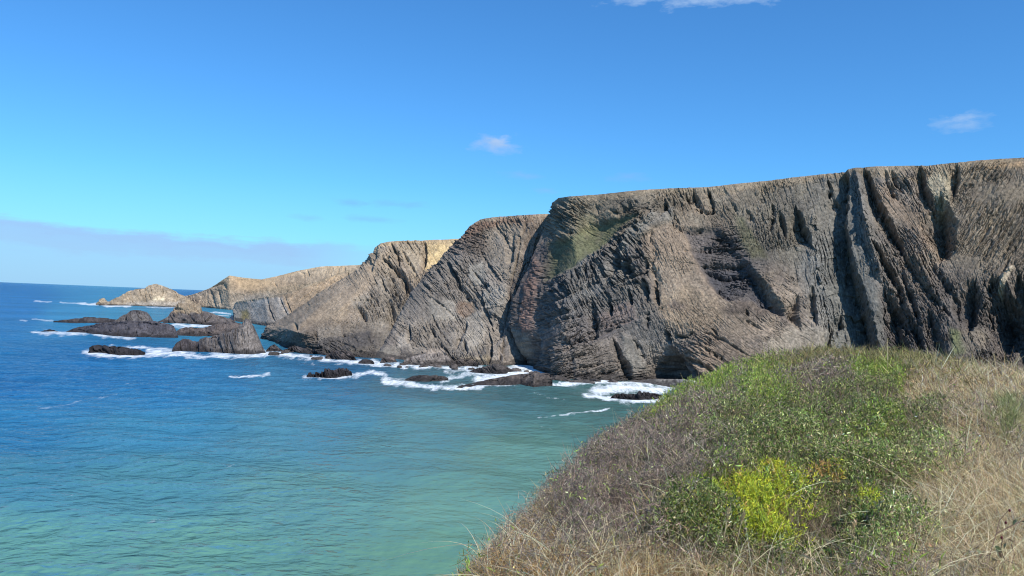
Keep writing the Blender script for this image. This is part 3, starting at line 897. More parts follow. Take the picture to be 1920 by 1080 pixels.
E_cols = [
    [(437, 590, 960), (438, 575, 962), (442, 567, 964)],
    [(438, 602, 'w'), (438, 580, 905), (443, 566, 910)],
    [(470, 606, 'w'), (470, 575, 850), (474, 561, 860)],
    [(500, 612, 'w'), (500, 570, 800), (504, 556, 815)],
    [(540, 618, 'w'), (540, 570, 770), (548, 546, 792)],
    [(580, 622, 'w'), (580, 570, 750), (592, 528, 800)],
    [(640, 630, 700), (640, 570, 740), (655, 505, 800)],
]
cliff('cliff', E_cols, 320, 130, [dict(c=(470, 585), r=(50, 30), a=70, t=6, asp=5, amp=1.2, col=((146, 138, 128), (124, 116, 108)), s=3), dict(c=(570, 570), r=(40, 40), a=-35, t=5, asp=4, amp=1.2, col=((168, 146, 118), (146, 128, 108)), s=5)],
      D_patches, [S([(500, 558), (506, 585), (514, 602)], 2.2, 1.6, 3), S([(524, 556), (536, 585), (545, 600)], 2, 1.6, 2.5), S([(535, 556), (548, 590)], 1.6, 1.4, 2)],
      None, (150, 134, 110), 91, 'low grey slabbed headland standing before the pale distant cliffs', 0.55, gain=0.92, big=2.0, upos=[438, 441, 472, 502, 543, 585, 645], rim=0.05, mat=MAT_ROCK_FAR, plateau=60, sk=60)


# ---------------------------------------------------------------- sea rocks
def rock(name, label, prof, front, thick, cat='sea rock', group=None, crest=0.45, pw=1.9, rough=1.0, seed=0, colr=((78, 72, 70), (56, 52, 52)), a=20, t=4.0,
         asp=4.0, bands=(), mat=None, dz=1.0, patches=()):
    """prof: crest outline [(px, py)], front: foot at the water [(px, py)] -> a mound of real depth standing in the sea"""
    pr, fr = np.asarray(prof, float), np.asarray(front, float)
    x0, x1 = pr[0, 0], pr[-1, 0]
    nu = int(np.clip((x1 - x0) * 1.3, 40, 260))
    nv = 64
    x = np.linspace(x0, x1, nu)
    yf = np.interp(x, fr[:, 0], fr[:, 1])
    yt = np.interp(x, pr[:, 0], pr[:, 1])
    Fp = on_water(x, yf)
    mpp = Fp[:, 1].mean() / F
    endt = np.sqrt(np.clip(np.minimum(x - x0, x1 - x) / (0.18 * (x1 - x0)), 0.02, 1))
    T = thick * endt
    s = np.linspace(0, 1, nv)[:, None]
    Yc = Fp[:, 1] + T * crest
    H = at_depth(x, yt, Yc)[:, 2]
    q = np.where(s < crest, (crest - s) / crest, (s - crest) / (1 - crest))
    shp = 1 - q ** pw
    P = np.empty((nv, nu, 3))
    P[..., 0] = Fp[:, 0] * (1 + (s * T) / Fp[:, 1])
    P[..., 1] = Fp[:, 1] + s * T
    P[..., 2] = (H + 0.9) * shp - 0.9
    Xp, Yp = project(P)
    ca, sa = math.cos(math.radians(a)), math.sin(math.radians(a))
    wx = fbm(Xp / 20, Yp / 20, seed, 3) * 6
    U, Vv = Xp + wx, P[..., 2] / mpp * -1 + s * T / mpp * 0.35 + fbm(Xp / 20, Yp / 20, seed + 5, 3) * 6
    al, ac = U * ca + Vv * sa, -U * sa + Vv * ca
    d = np.zeros((nv, nu))
    c0 = np.zeros((nv, nu))
    for o, (sc, am) in enumerate(((2.4, 1.0), (1.0, 0.6), (0.45, 0.3))):
        h, til, e = cells(al / (t * sc * asp), ac / (t * sc), seed + 31 * o)
        cr = np.exp(-e / 0.1)
        d += (h + til * 1.3 - 0.35 * cr) * am
        c0 += h * 0.4 - 0.1 * cr
    amp = rough * mpp * t * 1.35
    fadeout = np.clip(shp * 2.2, 0.25, 1)
    P[..., 2] += d * amp * 0.75 * fadeout * dz
    P[..., 1] -= d * amp * 0.9 * (s < crest)
    mixf = np.clip(0.5 + c0 * 1.2 + fbm(Xp / 9, Yp / 9, seed + 8, 3) * 0.9, 0, 1)[..., None]
    C = lin(colr[0]) * (1 - mixf) + lin(colr[1]) * mixf
    for p in patches:
        m = poly_mask(Xp + fbm(Xp / 8, Yp / 8, seed + 2, 2) * 3, Yp, p['p'], p.get('soft', 4))[..., None] * p.get('k', 0.85)
        C = C * (1 - m) + lin(p['col']) * m
    zz = P[..., 2] + fbm(Xp / 8, Yp / 6, seed + 4, 2) * 2
    k = smooth01((3.0 - zz) / 2.2)[..., None] * 0.82
    C = C * (1 - k) + lin((40, 37, 37)) * k
    C *= 1.15 * (1 + 0.6 * fbm(Xp / 3.5, Yp / 2.5, seed + 12, 3))[..., None]
    o = mesh_obj(name, P.reshape(-1, 3), [grid_faces(nv, nu)], mat or MAT_REEF, np.clip(C, 0.01, 0.9).reshape(-1, 3))
    return tag(o, label, cat, group, None)


TANR = ((156, 139, 115), (130, 117, 99))
rock('islet', 'pale tan islet with a pointed hump, far out beyond the sea rocks', [(186, 571), (204, 566), (224, 556), (240, 545), (252, 543), (268, 541), (282, 534), (290, 531), (300, 533), (318, 541), (332, 549), (345, 556), (362, 566), (372, 574)],
     [(186, 573), (240, 573), (300, 575), (372, 577)], 150, 'islet', seed=3, colr=TANR, a=15, t=3, rough=0.8, mat=MAT_ROCK_FAR, pw=1.5,
     patches=[dict(p=[(288, 556), (306, 555), (308, 563), (288, 564)], col=(206, 190, 158)), dict(p=[(240, 566), (345, 566), (345, 577), (220, 577)], col=(150, 140, 126))])
rock('sea_rock', 'tiny pointed pale rock standing off the left end of the islet', [(180, 570), (188, 563), (194, 558), (199, 564), (206, 570)], [(180, 571.5), (206, 572)], 30, seed=5, colr=TANR, rough=0.7, mat=MAT_ROCK_FAR)
rock('sea_rock', 'flat-topped brown stack with broad dark skirts, nearest below the islet', [(292, 604), (304, 598), (318, 590), (324, 584), (328, 572), (334, 569), (360, 569), (374, 571), (378, 584), (392, 586), (408, 592), (424, 596), (440, 604), (446, 610)],
     [(292, 604), (330, 606), (380, 609), (446, 612)], 60, seed=7, colr=((100, 92, 86), (76, 70, 68)), a=10, patches=[dict(p=[(326, 566), (378, 566), (382, 586), (322, 586)], col=(142, 124, 100))])
rock('sea_rock', 'long low dark reef, leftmost behind the domed rock', [(98, 603), (118, 599), (150, 597), (172, 595), (196, 597), (214, 599), (240, 604)], [(98, 605), (160, 606), (240, 606)], 30, seed=9, rough=0.6)
rock('sea_rock', 'domed dark grey rock rising behind the long slab', [(212, 606), (226, 595), (238, 588), (250, 584), (264, 583), (276, 586), (282, 594), (288, 604), (292, 608)], [(212, 609), (292, 610)], 45, seed=11, colr=((100, 94, 90), (72, 68, 68)), pw=2.6, a=25)
rock('sea_rock', 'long dark sloping slab in front of the domed rock', [(122, 623), (140, 616), (165, 611), (190, 607), (215, 604), (250, 603), (280, 604), (310, 606), (324, 610), (330, 620), (334, 632)],
     [(122, 623), (160, 624), (200, 629), (240, 632), (300, 634), (334, 633)], 60, seed=13, colr=((80, 76, 78), (60, 57, 60)), a=-14, asp=6, pw=2.4)
rock('sea_rock', 'tiny black rock awash left of the long slab', [(76, 621), (84, 618), (96, 618), (108, 621)], [(76, 622), (108, 622.5)], 8, seed=15, rough=0.5, colr=((50, 46, 46), (38, 36, 36)))
rock('sea_rock', 'low brown reef joining the slab to the triangular rock', [(324, 628), (336, 619), (350, 615), (368, 614), (390, 612), (410, 606), (430, 604), (450, 606), (462, 616), (468, 630)], [(324, 630), (380, 630), (468, 634)], 40, seed=17, colr=((96, 86, 80), (70, 64, 62)), a=-12)
rock('sea_rock', 'big grey triangular rock with a dark trailing ridge, white surf at its foot',
     [(322, 660), (330, 644), (340, 636), (356, 637), (372, 640), (386, 634), (404, 628), (425, 624), (440, 618), (450, 606), (458, 598), (466, 600), (474, 612), (482, 628), (490, 646), (499, 662)],
     [(322, 660), (350, 658), (390, 660), (440, 664), (499, 663)], 46, seed=19, colr=((100, 94, 90), (76, 72, 70)), a=58, t=4,
     patches=[dict(p=[(446, 622), (456, 600), (468, 603), (492, 655), (478, 658), (446, 655)], col=(116, 108, 101)), dict(p=[(320, 630), (372, 640), (392, 660), (320, 662)], col=(66, 60, 60))], crest=0.4)
rock('sea_rock', 'flat black rock in white surf, leftmost in front', [(165, 660), (172, 651), (182, 648), (196, 648), (206, 652), (220, 651), (238, 653), (256, 657), (272, 663)], [(165, 662), (200, 664), (225, 667), (272, 665)], 20, seed=21, rough=1.3, colr=((56, 52, 52), (38, 36, 36)))
rock('sea_rock', 'small black boulder right of the triangular rock', [(499, 656), (506, 648), (514, 645), (522, 651), (530, 656)], [(499, 659), (530, 660)], 10, seed=23, rough=0.8)
rock('sea_rock', 'dark jagged rocks at the foot of the tan headland', [(528, 658), (540, 650), (552, 646), (566, 650), (580, 656), (600, 660), (630, 664), (650, 670)], [(528, 661), (580, 664), (650, 674)], 14, seed=25, rough=1.4, colr=((80, 74, 72), (58, 54, 54)))
rock('sea_rock', 'spiky black reef alone in blue water, in front of the headlands', [(571, 707), (580, 702), (592, 699), (602, 698), (610, 695), (622, 694), (634, 692), (646, 692), (654, 695), (660, 700)], [(571, 708), (610, 708), (660, 705)], 9, seed=27, rough=1.8, colr=((64, 60, 62), (44, 42, 44)), a=70, t=3)
rock('sea_rock', 'low striped ledge in the surf, middle of the cove', [(756, 714), (770, 708), (790, 705), (810, 704), (830, 703), (840, 707)], [(756, 715), (800, 716), (840, 714)], 10, seed=29, rough=0.9, a=-8, asp=9, colr=((88, 80, 74), (60, 56, 54)))
rock('sea_rock', 'long slanting striped ledge, right of the striped one in the cove surf', [(856, 727), (880, 720), (905, 715), (930, 711), (955, 706), (980, 703), (1010, 701), (1030, 702), (1036, 712), (1036, 722)],
     [(856, 728), (920, 724), (975, 722), (1000, 726), (1036, 725)], 22, seed=31, rough=0.9, a=-9, asp=9, colr=((98, 88, 80), (68, 62, 58)))
rock('sea_rock', 'dark low rock in foam under the slabbed cliff', [(880, 697), (896, 690), (912, 684), (930, 683), (944, 686), (958, 692), (968, 697)], [(880, 699), (930, 701), (968, 699)], 13, seed=33, rough=1.0, colr=((82, 76, 72), (58, 54, 52)))
rock('sea_rock', 'black boulders awash in white foam near the cave', [(1144, 748), (1156, 741), (1170, 738), (1186, 737), (1200, 736), (1216, 735), (1232, 738), (1246, 744)], [(1144, 749), (1200, 750), (1246, 747)], 9, seed=35, rough=1.8, t=3, colr=((60, 56, 56), (40, 38, 38)))
rock('sea_rock', 'dark rounded rock on the foam line under the pale slabs', [(842, 687), (850, 678), (862, 673), (880, 672), (892, 678), (897, 686)], [(842, 688), (897, 688)], 12, seed=37, rough=0.9, colr=((84, 76, 70), (60, 54, 50)))
rock('sea_rock', 'small brown block on the shore, left of the broad pale boulder', [(712, 680), (716, 672), (724, 668), (738, 668), (743, 675), (746, 680)], [(712, 681), (746, 681)], 9, seed=39, rough=0.8, colr=((112, 100, 92), (82, 76, 72)))
rock('sea_rock', 'small dark rock in the foam below the tan headland', [(672, 680), (680, 675), (690, 673), (698, 676), (702, 681)], [(672, 681.5), (702, 682)], 7, seed=41, rough=0.8)
rock('sea_rock', 'broad pale grey boulder at the foot of the slabs', [(752, 682), (762, 672), (778, 666), (800, 664), (820, 662), (838, 668), (846, 676), (850, 684)], [(752, 684), (800, 686), (850, 685)], 16, seed=43, rough=0.8, colr=((136, 126, 116), (104, 96, 90)))
rock('sea_rock', 'dark block heap below the tan headland, left of the small shore rocks', [(610, 668), (622, 660), (640, 656), (656, 660), (664, 668), (668, 674)], [(610, 672), (640, 675), (668, 676)], 10, seed=47, rough=1.1, colr=((84, 76, 72), (62, 56, 54)))
# loose boulders along the foot of the cliffs
def boulders():
    rg = np.random.default_rng(21)
    foot = np.array([(505, 662), (560, 666), (620, 676), (680, 682), (735, 684), (800, 688), (850, 690), (905, 692), (960, 696), (985, 694), (1015, 708), (1045, 716), (1100, 714), (1150, 716), (1190, 716)], float)
    n_lat, n_lon = 10, 14
    for i in range(46):
        t = rg.random() * (len(foot) - 1)
        k = int(t)
        p = foot[k] * (1 - t + k) + foot[k + 1] * (t - k)
        w = on_water(p[0] + rg.normal(0, 4), p[1] + rg.normal(0.5, 2.0))
        rad = math.exp(rg.normal(0.1, 0.45))
        ph, la = np.meshgrid(np.linspace(0, 2 * np.pi, n_lon), np.linspace(-0.5, 1.5708, n_lat))
        u = np.stack([np.cos(la) * np.cos(ph), np.cos(la) * np.sin(ph), np.sin(la)], -1)
        h, til, e = cells(u[..., 0] * 1.6 + u[..., 2] * 1.1 + 9 * i, u[..., 1] * 1.6 - u[..., 2] * 0.9, 300 + i)
        rr = rad * (1 + 0.45 * h + 0.5 * til)
        rr[:, -1] = rr[:, 0]
        P = u * rr[..., None] * np.array([1.3 + rg.random() * .9, 1.1, 0.75])
        a = rg.random() * 6.28
        P = np.stack([P[..., 0] * math.cos(a) - P[..., 1] * math.sin(a), P[..., 0] * math.sin(a) + P[..., 1] * math.cos(a), P[..., 2]], -1)
        c = lin((84, 77, 72)) * math.exp(rg.normal(0, .25)) * (1 + 0.5 * h)[..., None]
        o = mesh_obj('boulder', P.reshape(-1, 3), [grid_faces(n_lat, n_lon)], MAT_REEF, np.clip(c, .01, .5).reshape(-1, 3))
        o.location = (w[0], w[1], 0.05)
        tag(o, 'small dark boulder among the rubble along the surf line at the cliff foot', 'boulder', 'loose boulders along the foot of the cliffs')


boulders()
# pebble beach under the cave
rock('beach', 'pale grey pebble beach at the mouth of the cave', [(1170, 714), (1200, 712), (1230, 710), (1280, 711), (1330, 716), (1380, 726)], [(1170, 716), (1215, 722), (1262, 727), (1300, 735), (1380, 745)], 16, seed=45,
     rough=0.12, colr=((156, 150, 142), (136, 130, 124)), pw=1.2, crest=0.9)
bpy.data.objects['beach']['kind'] = 'structure'


# ---------------------------------------------------------------- sea
def build_sea():
    m, nt, b, L = new_mat('sea_water')
    at = N(nt, 'ShaderNodeAttribute', attribute_name='col')
    fo = N(nt, 'ShaderNodeAttribute', attribute_name='foam')
    geo = N(nt, 'ShaderNodeNewGeometry')

    def noise(scale, sx, sy, rot, det=3.0, rough=0.55, dist=0.0):
        mp = N(nt, 'ShaderNodeMapping')
        mp.inputs['Rotation'].default_value = (0, 0, math.radians(rot))
        mp.inputs['Scale'].default_value = (sx * scale, sy * scale, scale)
        L(geo.outputs['Position'], mp.inputs[0])
        n = N(nt, 'ShaderNodeTexNoise', inp={'Scale': 1.0, 'Detail': det, 'Roughness': rough, 'Distortion': dist})
        L(mp.outputs[0], n.inputs['Vector'])
        return n.outputs['Fac']
    w1 = noise(0.5, 0.7, 1.0, 14, 2, 0.5)
    w2 = noise(0.14, 1.1, 1.0, -4, 2, 0.5)
    w3 = noise(1.2, 0.6, 1.0, 24, 2, 0.5)
    add = N(nt, 'ShaderNodeMath', operation='MULTIPLY_ADD', inp={1: 2.2})
    L(w1, add.inputs[0])
    add2 = N(nt, 'ShaderNodeMath', operation='MULTIPLY_ADD')
    sw = N(nt, 'ShaderNodeAttribute', attribute_name='swell')
    sw2 = N(nt, 'ShaderNodeMath', operation='MULTIPLY', inp={1: 4.5})
    L(sw.outputs['Fac'], sw2.inputs[0])
    L(sw2.outputs[0], add2.inputs[1])
    L(w2, add2.inputs[0])
    add3 = N(nt, 'ShaderNodeMath', operation='MULTIPLY', inp={1: 0.35})
    L(w3, add3.inputs[0])
    L(add3.outputs[0], add.inputs[2])
    L(add.outputs[0], add2.inputs[2])
    bp = N(nt, 'ShaderNodeBump', inp={'Strength': 1.0, 'Distance': 0.55})
    ch = N(nt, 'ShaderNodeAttribute', attribute_name='chop')
    L(ch.outputs['Fac'], bp.inputs['Strength'])
    L(add2.outputs[0], bp.inputs['Height'])
    # foam: painted density, broken up by lacy noise
    f1 = noise(0.24, 1.7, 0.34, 5, 7, 0.8, 0.8)
    th = N(nt, 'ShaderNodeMath', operation='MULTIPLY_ADD', inp={1: 2.0})
    L(f1, th.inputs[0])
    L(fo.outputs['Fac'], th.inputs[2])
    fm = N(nt, 'ShaderNodeMapRange', inp={'From Min': 1.52, 'From Max': 2.08, 'To Min': 0.0, 'To Max': 1.0})
    L(th.outputs[0], fm.inputs['Value'])
    # colour variation of the water body (drifting sediment, depth)
    c1 = noise(0.012, 0.5, 1.0, 10, 4, 0.6)
    mr = N(nt, 'ShaderNodeMapRange', inp={'From Min': 0.3, 'From Max': 0.7, 'To Min': 0.80, 'To Max': 1.20})
    L(c1, mr.inputs['Value'])
    vm = N(nt, 'ShaderNodeVectorMath', operation='SCALE')
    L(at.outputs['Color'], vm.inputs[0])
    L(mr.outputs[0], vm.inputs['Scale'])
    mx = N(nt, 'ShaderNodeMix', data_type='RGBA')
    L(fm.outputs[0], mx.inputs[0])
    L(vm.outputs[0], mx.inputs[6])
    mx.inputs[7].default_value = (0.76, 0.79, 0.79, 1)
    # body of the water (light scattered back) under a surface of short waves that hide part of each other's sheen
    nt.nodes.remove(b)
    body = N(nt, 'ShaderNodeBsdfDiffuse')
    L(mx.outputs[2], body.inputs['Color'])
    L(bp.outputs[0], body.inputs['Normal'])
    gl = N(nt, 'ShaderNodeBsdfGlossy', inp={'Roughness': 0.10})
    L(bp.outputs[0], gl.inputs['Normal'])
    fr = N(nt, 'ShaderNodeFresnel', inp={'IOR': 1.33})
    L(bp.outputs[0], fr.inputs['Normal'])
    inv = N(nt, 'ShaderNodeMath', operation='MULTIPLY_ADD', inp={1: -0.60, 2: 0.60})
    L(fm.outputs[0], inv.inputs[0])
    fac = N(nt, 'ShaderNodeMath', operation='MULTIPLY', use_clamp=True)
    L(fr.outputs[0], fac.inputs[0])
    L(inv.outputs[0], fac.inputs[1])
    ms = N(nt, 'ShaderNodeMixShader')
    L(fac.outputs[0], ms.inputs[0])
    L(body.outputs[0], ms.inputs[1])
    L(gl.outputs[0], ms.inputs[2])
    L(ms.outputs[0], nt.nodes['Material Output'].inputs[0])

    # one sheet to the horizon, rows closing up with distance
    naz, nr = 1000, 760
    az = np.radians(np.linspace(-62, 62, naz))
    dep = np.radians(np.concatenate([np.linspace(60, 24, 12)[:-1], np.linspace(24, 0.35, nr - 26), np.geomspace(0.33, 0.03, 15)]))
    r = EYE / np.tan(dep)
    Rr, Az = np.meshgrid(r, az, indexing='ij')
    P = np.stack([Rr * np.sin(Az), Rr * np.cos(Az), np.zeros_like(Rr)], -1)
    X, Y = project(P)
    X, Y = X.astype(np.float32), Y.astype(np.float32)
    ctrl = [((0, 532), (20, 96, 158)), ((400, 545), (22, 98, 158)), ((0, 570), (26, 108, 170)), ((250, 585), (58, 142, 174)), ((400, 585), (62, 144, 170)), ((150, 592), (48, 132, 176)), ((0, 620), (32, 112, 168)),
            ((0, 720), (26, 98, 152)), ((150, 680), (28, 102, 156)), ((300, 700), (34, 108, 158)), ((600, 690), (48, 106, 142)), ((600, 730), (60, 122, 152)), ((800, 700), (68, 112, 124)), ((900, 740), (68, 116, 122)),
            ((1150, 745), (66, 108, 106)), ((1150, 790), (70, 120, 118)), ((1000, 860), (94, 146, 134)), ((800, 800), (88, 145, 148)), ((600, 800), (76, 140, 158)),
            ((300, 800), (56, 130, 162)), ((0, 800), (40, 116, 160)), ((0, 900), (64, 132, 154)), ((300, 900), (74, 140, 152)), ((600, 920), (90, 148, 146)), ((850, 940), (100, 155, 140)), ((50, 1030), (88, 150, 142)),
            ((400, 1040), (92, 152, 140)), ((800, 1050), (98, 153, 132)), ((1300, 900), (86, 136, 124)), ((1900, 800), (76, 120, 118))]
    Xq, Yq = X + fbm(X / 160, Y / 40, 5, 3) * 90, Y + fbm(X / 160, Y / 40, 6, 3) * 26
    num = np.zeros(X.shape + (3,), np.float32)
    den = np.zeros(X.shape, np.float32)
    for (cx, cy), c in ctrl:
        w = 1.0 / (((Xq - cx) / 2.2) ** 2 + (Yq - cy) ** 2 + 220) ** 1.7
        num += w[..., None] * lin(c).astype(np.float32)
        den += w
    C = num / den[..., None] * np.array([1.04, 0.83, 0.77])
    foam = np.zeros(X.shape, np.float32)
    wob = fbm(X / 14, Y / 5, 77, 3) * 5
    FO = [
        ([(160, 662), (200, 668), (250, 668), (290, 664), (330, 665), (380, 668), (440, 668), (500, 664)], 5, 1.0), ([(200, 651), (260, 652), (320, 656)], 3.5, 0.9), ([(280, 659), (330, 661), (360, 663)], 5, .95),
        ([(62, 622), (110, 625), (150, 625), (185, 625), (220, 631), (250, 634)], 4, 0.9), ([(160, 622), (196, 628)], 5, 1.0),
        ([(325, 609), (350, 610), (380, 611), (405, 611)], 3.5, 1.0), ([(150, 569), (178, 569), (200, 573), (245, 573)], 2.2, 1.0), ([(64, 565), (96, 566)], 1.4, 0.9), ([(112, 567), (150, 570), (176, 571)], 1.2, 0.9),
        ([(274, 575), (296, 577), (330, 576)], 1.6, 0.8), ([(394, 586), (432, 588)], 1.6, 0.9), ([(398, 592), (428, 592)], 1.2, 0.9), ([(60, 599), (98, 601)], 1.5, 0.8), ([(38, 600), (50, 602)], 2, 0.8),
        ([(500, 632), (530, 636), (562, 638)], 2.6, 0.9), ([(490, 661), (530, 664), (570, 668), (620, 675), (680, 680), (720, 684)], 5, 1.0), ([(530, 668), (580, 674), (640, 680)], 5, 0.65),
        ([(660, 678), (700, 676), (720, 684), (760, 686), (850, 690), (900, 690)], 4, 1.0), ([(572, 708), (620, 708), (662, 704), (690, 699), (722, 702)], 4, 0.95), ([(560, 682), (590, 683)], 2.5, 0.55),
        ([(722, 714), (740, 719), (780, 724), (830, 727), (862, 726)], 6, 1.0), ([(722, 709), (760, 711)], 3, 0.8), ([(850, 728), (900, 724), (940, 718), (970, 714)], 5, 1.0),
        ([(830, 714), (850, 708), (880, 700), (930, 702)], 5, 0.9), ([(836, 697), (870, 694), (900, 700)], 4, 0.75), ([(900, 712), (940, 705), (980, 700), (1010, 694)], 9, 1.1), ([(960, 690), (1000, 690), (1030, 700)], 7, 1.1),
        ([(1030, 722), (1060, 719), (1100, 717), (1150, 714)], 4, 1.0), ([(1140, 716), (1180, 718), (1230, 720), (1262, 726)], 4, 1.0), ([(1120, 732), (1160, 727), (1200, 728), (1240, 732)], 9, 1.15), ([(1100, 742), (1130, 746), (1180, 752), (1250, 751)], 5.5, 1.1),
        ([(1090, 736), (1140, 738)], 5, 0.6), ([(1050, 779), (1090, 775), (1118, 770), (1142, 766)], 1.8, 0.95), ([(1010, 780), (1050, 778)], 1.5, 0.7), ([(990, 792), (1012, 800), (1040, 808)], 3, 0.5), ([(1020, 745), (1060, 748)], 2, 0.55),
        ([(1000, 736), (1030, 740)], 2, 0.5), ([(432, 707), (468, 706), (504, 702)], 3, 0.85), ([(70, 764), (130, 758), (180, 746), (212, 738)], 6, 0.52), ([(228, 718), (300, 719)], 3, 0.45), ([(0, 655), (30, 656)], 2, 0.5), ([(80, 651), (120, 652)], 2, 0.4),
        ([(270, 980), (320, 972)], 3, 0.5), ([(110, 930), (140, 928)], 4, 0.42), ([(410, 880), (470, 872)], 4, 0.42), ([(540, 640), (600, 644)], 2, 0.4),
    ]
    for pts, w, s in FO:
        pa = np.asarray(pts, float)
        R = w * 3.5 + 6
        sel = (X > pa[:, 0].min() - R * 2) & (X < pa[:, 0].max() + R * 2) & (Y > pa[:, 1].min() - R) & (Y < pa[:, 1].max() + R)
        d, _, _ = seg_dist(X[sel] * 0.6, Y[sel] + wob[sel] * min(1, w / 3.0), pa * np.array([0.6, 1]))
        foam[sel] = np.maximum(foam[sel], 1.0 * s * np.exp(-(d / (1.25 * w)) ** 2 * 0.9))
    # swell, where the rows are fine enough to carry it
    z = np.zeros(X.shape)
    rg = np.random.default_rng(3)
    for i in range(46):
        lam = 2.2 * (34 / 2.2) ** rg.random()
        th = math.radians(rg.normal(200, 45))
        kx, ky = math.sin(th) * 2 * math.pi / lam, math.cos(th) * 2 * math.pi / lam
        fadeo = np.clip((lam * 70 - Rr) / (lam * 40), 0, 1)
        z += fadeo * lam * 0.0026 * np.sin(kx * P[..., 0] + ky * P[..., 1] + rg.random() * 6.283)
    P[..., 2] += z
    chop = 1.2 - 0.85 * smooth01((X - 380 + fbm(X / 120, Y / 40, 9, 3) * 240) / 420) * smooth01((Y - 690) / 60)     # sheltered water in the cove
    o = mesh_obj('sea', P.reshape(-1, 3), [grid_faces(*X.shape)], m, C.reshape(-1, 3), smooth=True, floats={'foam': foam, 'chop': chop, 'swell': 0.22 + 0.78 * smooth01((Rr - 130) / 260)})
    tag(o, 'blue sea turning turquoise towards the cove, with white surf round the rocks', 'sea', None, 'structure')


build_sea()


# ---------------------------------------------------------------- the headland underfoot
SKY_PTS = [(560, 1900, 3.2), (700, 1500, 4.0), (820, 1180, 5.2), (868, 1092, 6.0), (930, 1022, 6.8), (988, 965, 7.6), (1046, 900, 8.6), (1106, 846, 10), (1162, 806, 12), (1206, 780, 14), (1250, 746, 16), (1310, 714, 18.5),
           (1370, 690, 21), (1430, 672, 23), (1500, 664, 25), (1580, 664, 26), (1660, 666, 26), (1740, 672, 25), (1800, 681, 24), (1860, 690, 23), (1920, 700, 22), (2100, 735, 20), (2500, 860, 18)]
_sd = px_dir([p[0] for p in SKY_PTS], [p[1] for p in SKY_PTS])
_th = np.degrees(np.arctan2(_sd[:, 0], _sd[:, 1]))
_te = _sd[:, 2] / np.hypot(_sd[:, 0], _sd[:, 1])
_dd = np.array([p[2] for p in SKY_PTS], float)
TH = np.concatenate([[-180, -120, -60], _th, [80, 140, 180]])
TE = np.concatenate([[-0.08, -0.6, -1.6], _te, [-0.12, -0.09, -0.08]])
DD = np.concatenate([[26, 6, 2.4], _dd, [22, 26, 26]])
HV = 0.16                                    # height of the plant cover above the soil


def crest_at(th):
    return np.interp(th, TH, TE), np.interp(th, TH, DD)


KEYE = 1.62


def ground_z(x, y):
    r = np.hypot(x, y)
    te, D = crest_at(np.degrees(np.arctan2(x, y)))
    k = KEYE / D
    over = np.maximum(r - D, 0)
    z = EYE + r * te - k * (r - D) ** 2 / D - 0.10 * over ** 2 - HV
    z = z + (fbm(x / 1.6, y / 1.6, 400, 3) * 0.10 + fbm(x / 5, y / 5, 410, 2) * 0.16) * np.clip(r / 6, 0.2, 1)
    return np.maximum(z, -4)


def build_headland():
    th = np.radians(np.linspace(-180, 180, 541))
    r = np.concatenate([[0.02], np.geomspace(0.5, 34, 150), np.geomspace(36, 80, 18)])
    R, T = np.meshgrid(r, th, indexing='ij')
    x, y = R * np.sin(T), R * np.cos(T)
    z = ground_z(x, y)
    n = fbm(x * 2, y * 2, 431, 4)[..., None]
    C = lin((88, 74, 58)) * (1 + n * 0.7)
    m, nt, b, L = new_mat('soil')
    at = N(nt, 'ShaderNodeAttribute', attribute_name='col')
    L(at.outputs['Color'], b.inputs['Base Color'])
    b.inputs['Roughness'].default_value = 0.95
    o = mesh_obj('headland', np.stack([x, y, z], -1).reshape(-1, 3), [grid_faces(*x.shape)], m, C.reshape(-1, 3), smooth=True)
    tag(o, 'rounded headland of brown soil under heath and dry grass in the foreground', 'headland', None, 'structure')


build_headland()


def px_to_ground(x, y):
    """where sight lines through the pixels meet the smooth headland; nan above its skyline"""
    d = px_dir(x, y)
    th = np.degrees(np.arctan2(d[..., 0], d[..., 1]))
    tv = d[..., 2] / np.hypot(d[..., 0], d[..., 1])
    te, D = crest_at(th)
    k = KEYE / D / D
    dl = te - tv
    disc = (2 * k * D + dl) ** 2 - 4 * k * k * D * D
    r = np.where(dl >= 0, ((2 * k * D + dl) - np.sqrt(np.maximum(disc, 0))) / (2 * k), np.nan)
    t = np.radians(th)
    return r * np.sin(t), r * np.cos(t), r


def gauss(X, Y, cx, cy, rx, ry, rot=0):
    a = math.radians(rot)
    dx, dy = X - cx, Y - cy
    u, v = dx * math.cos(a) + dy * math.sin(a), -dx * math.sin(a) + dy * math.cos(a)
    return np.exp(-((u / rx) ** 2 + (v / ry) ** 2) ** 1.5)


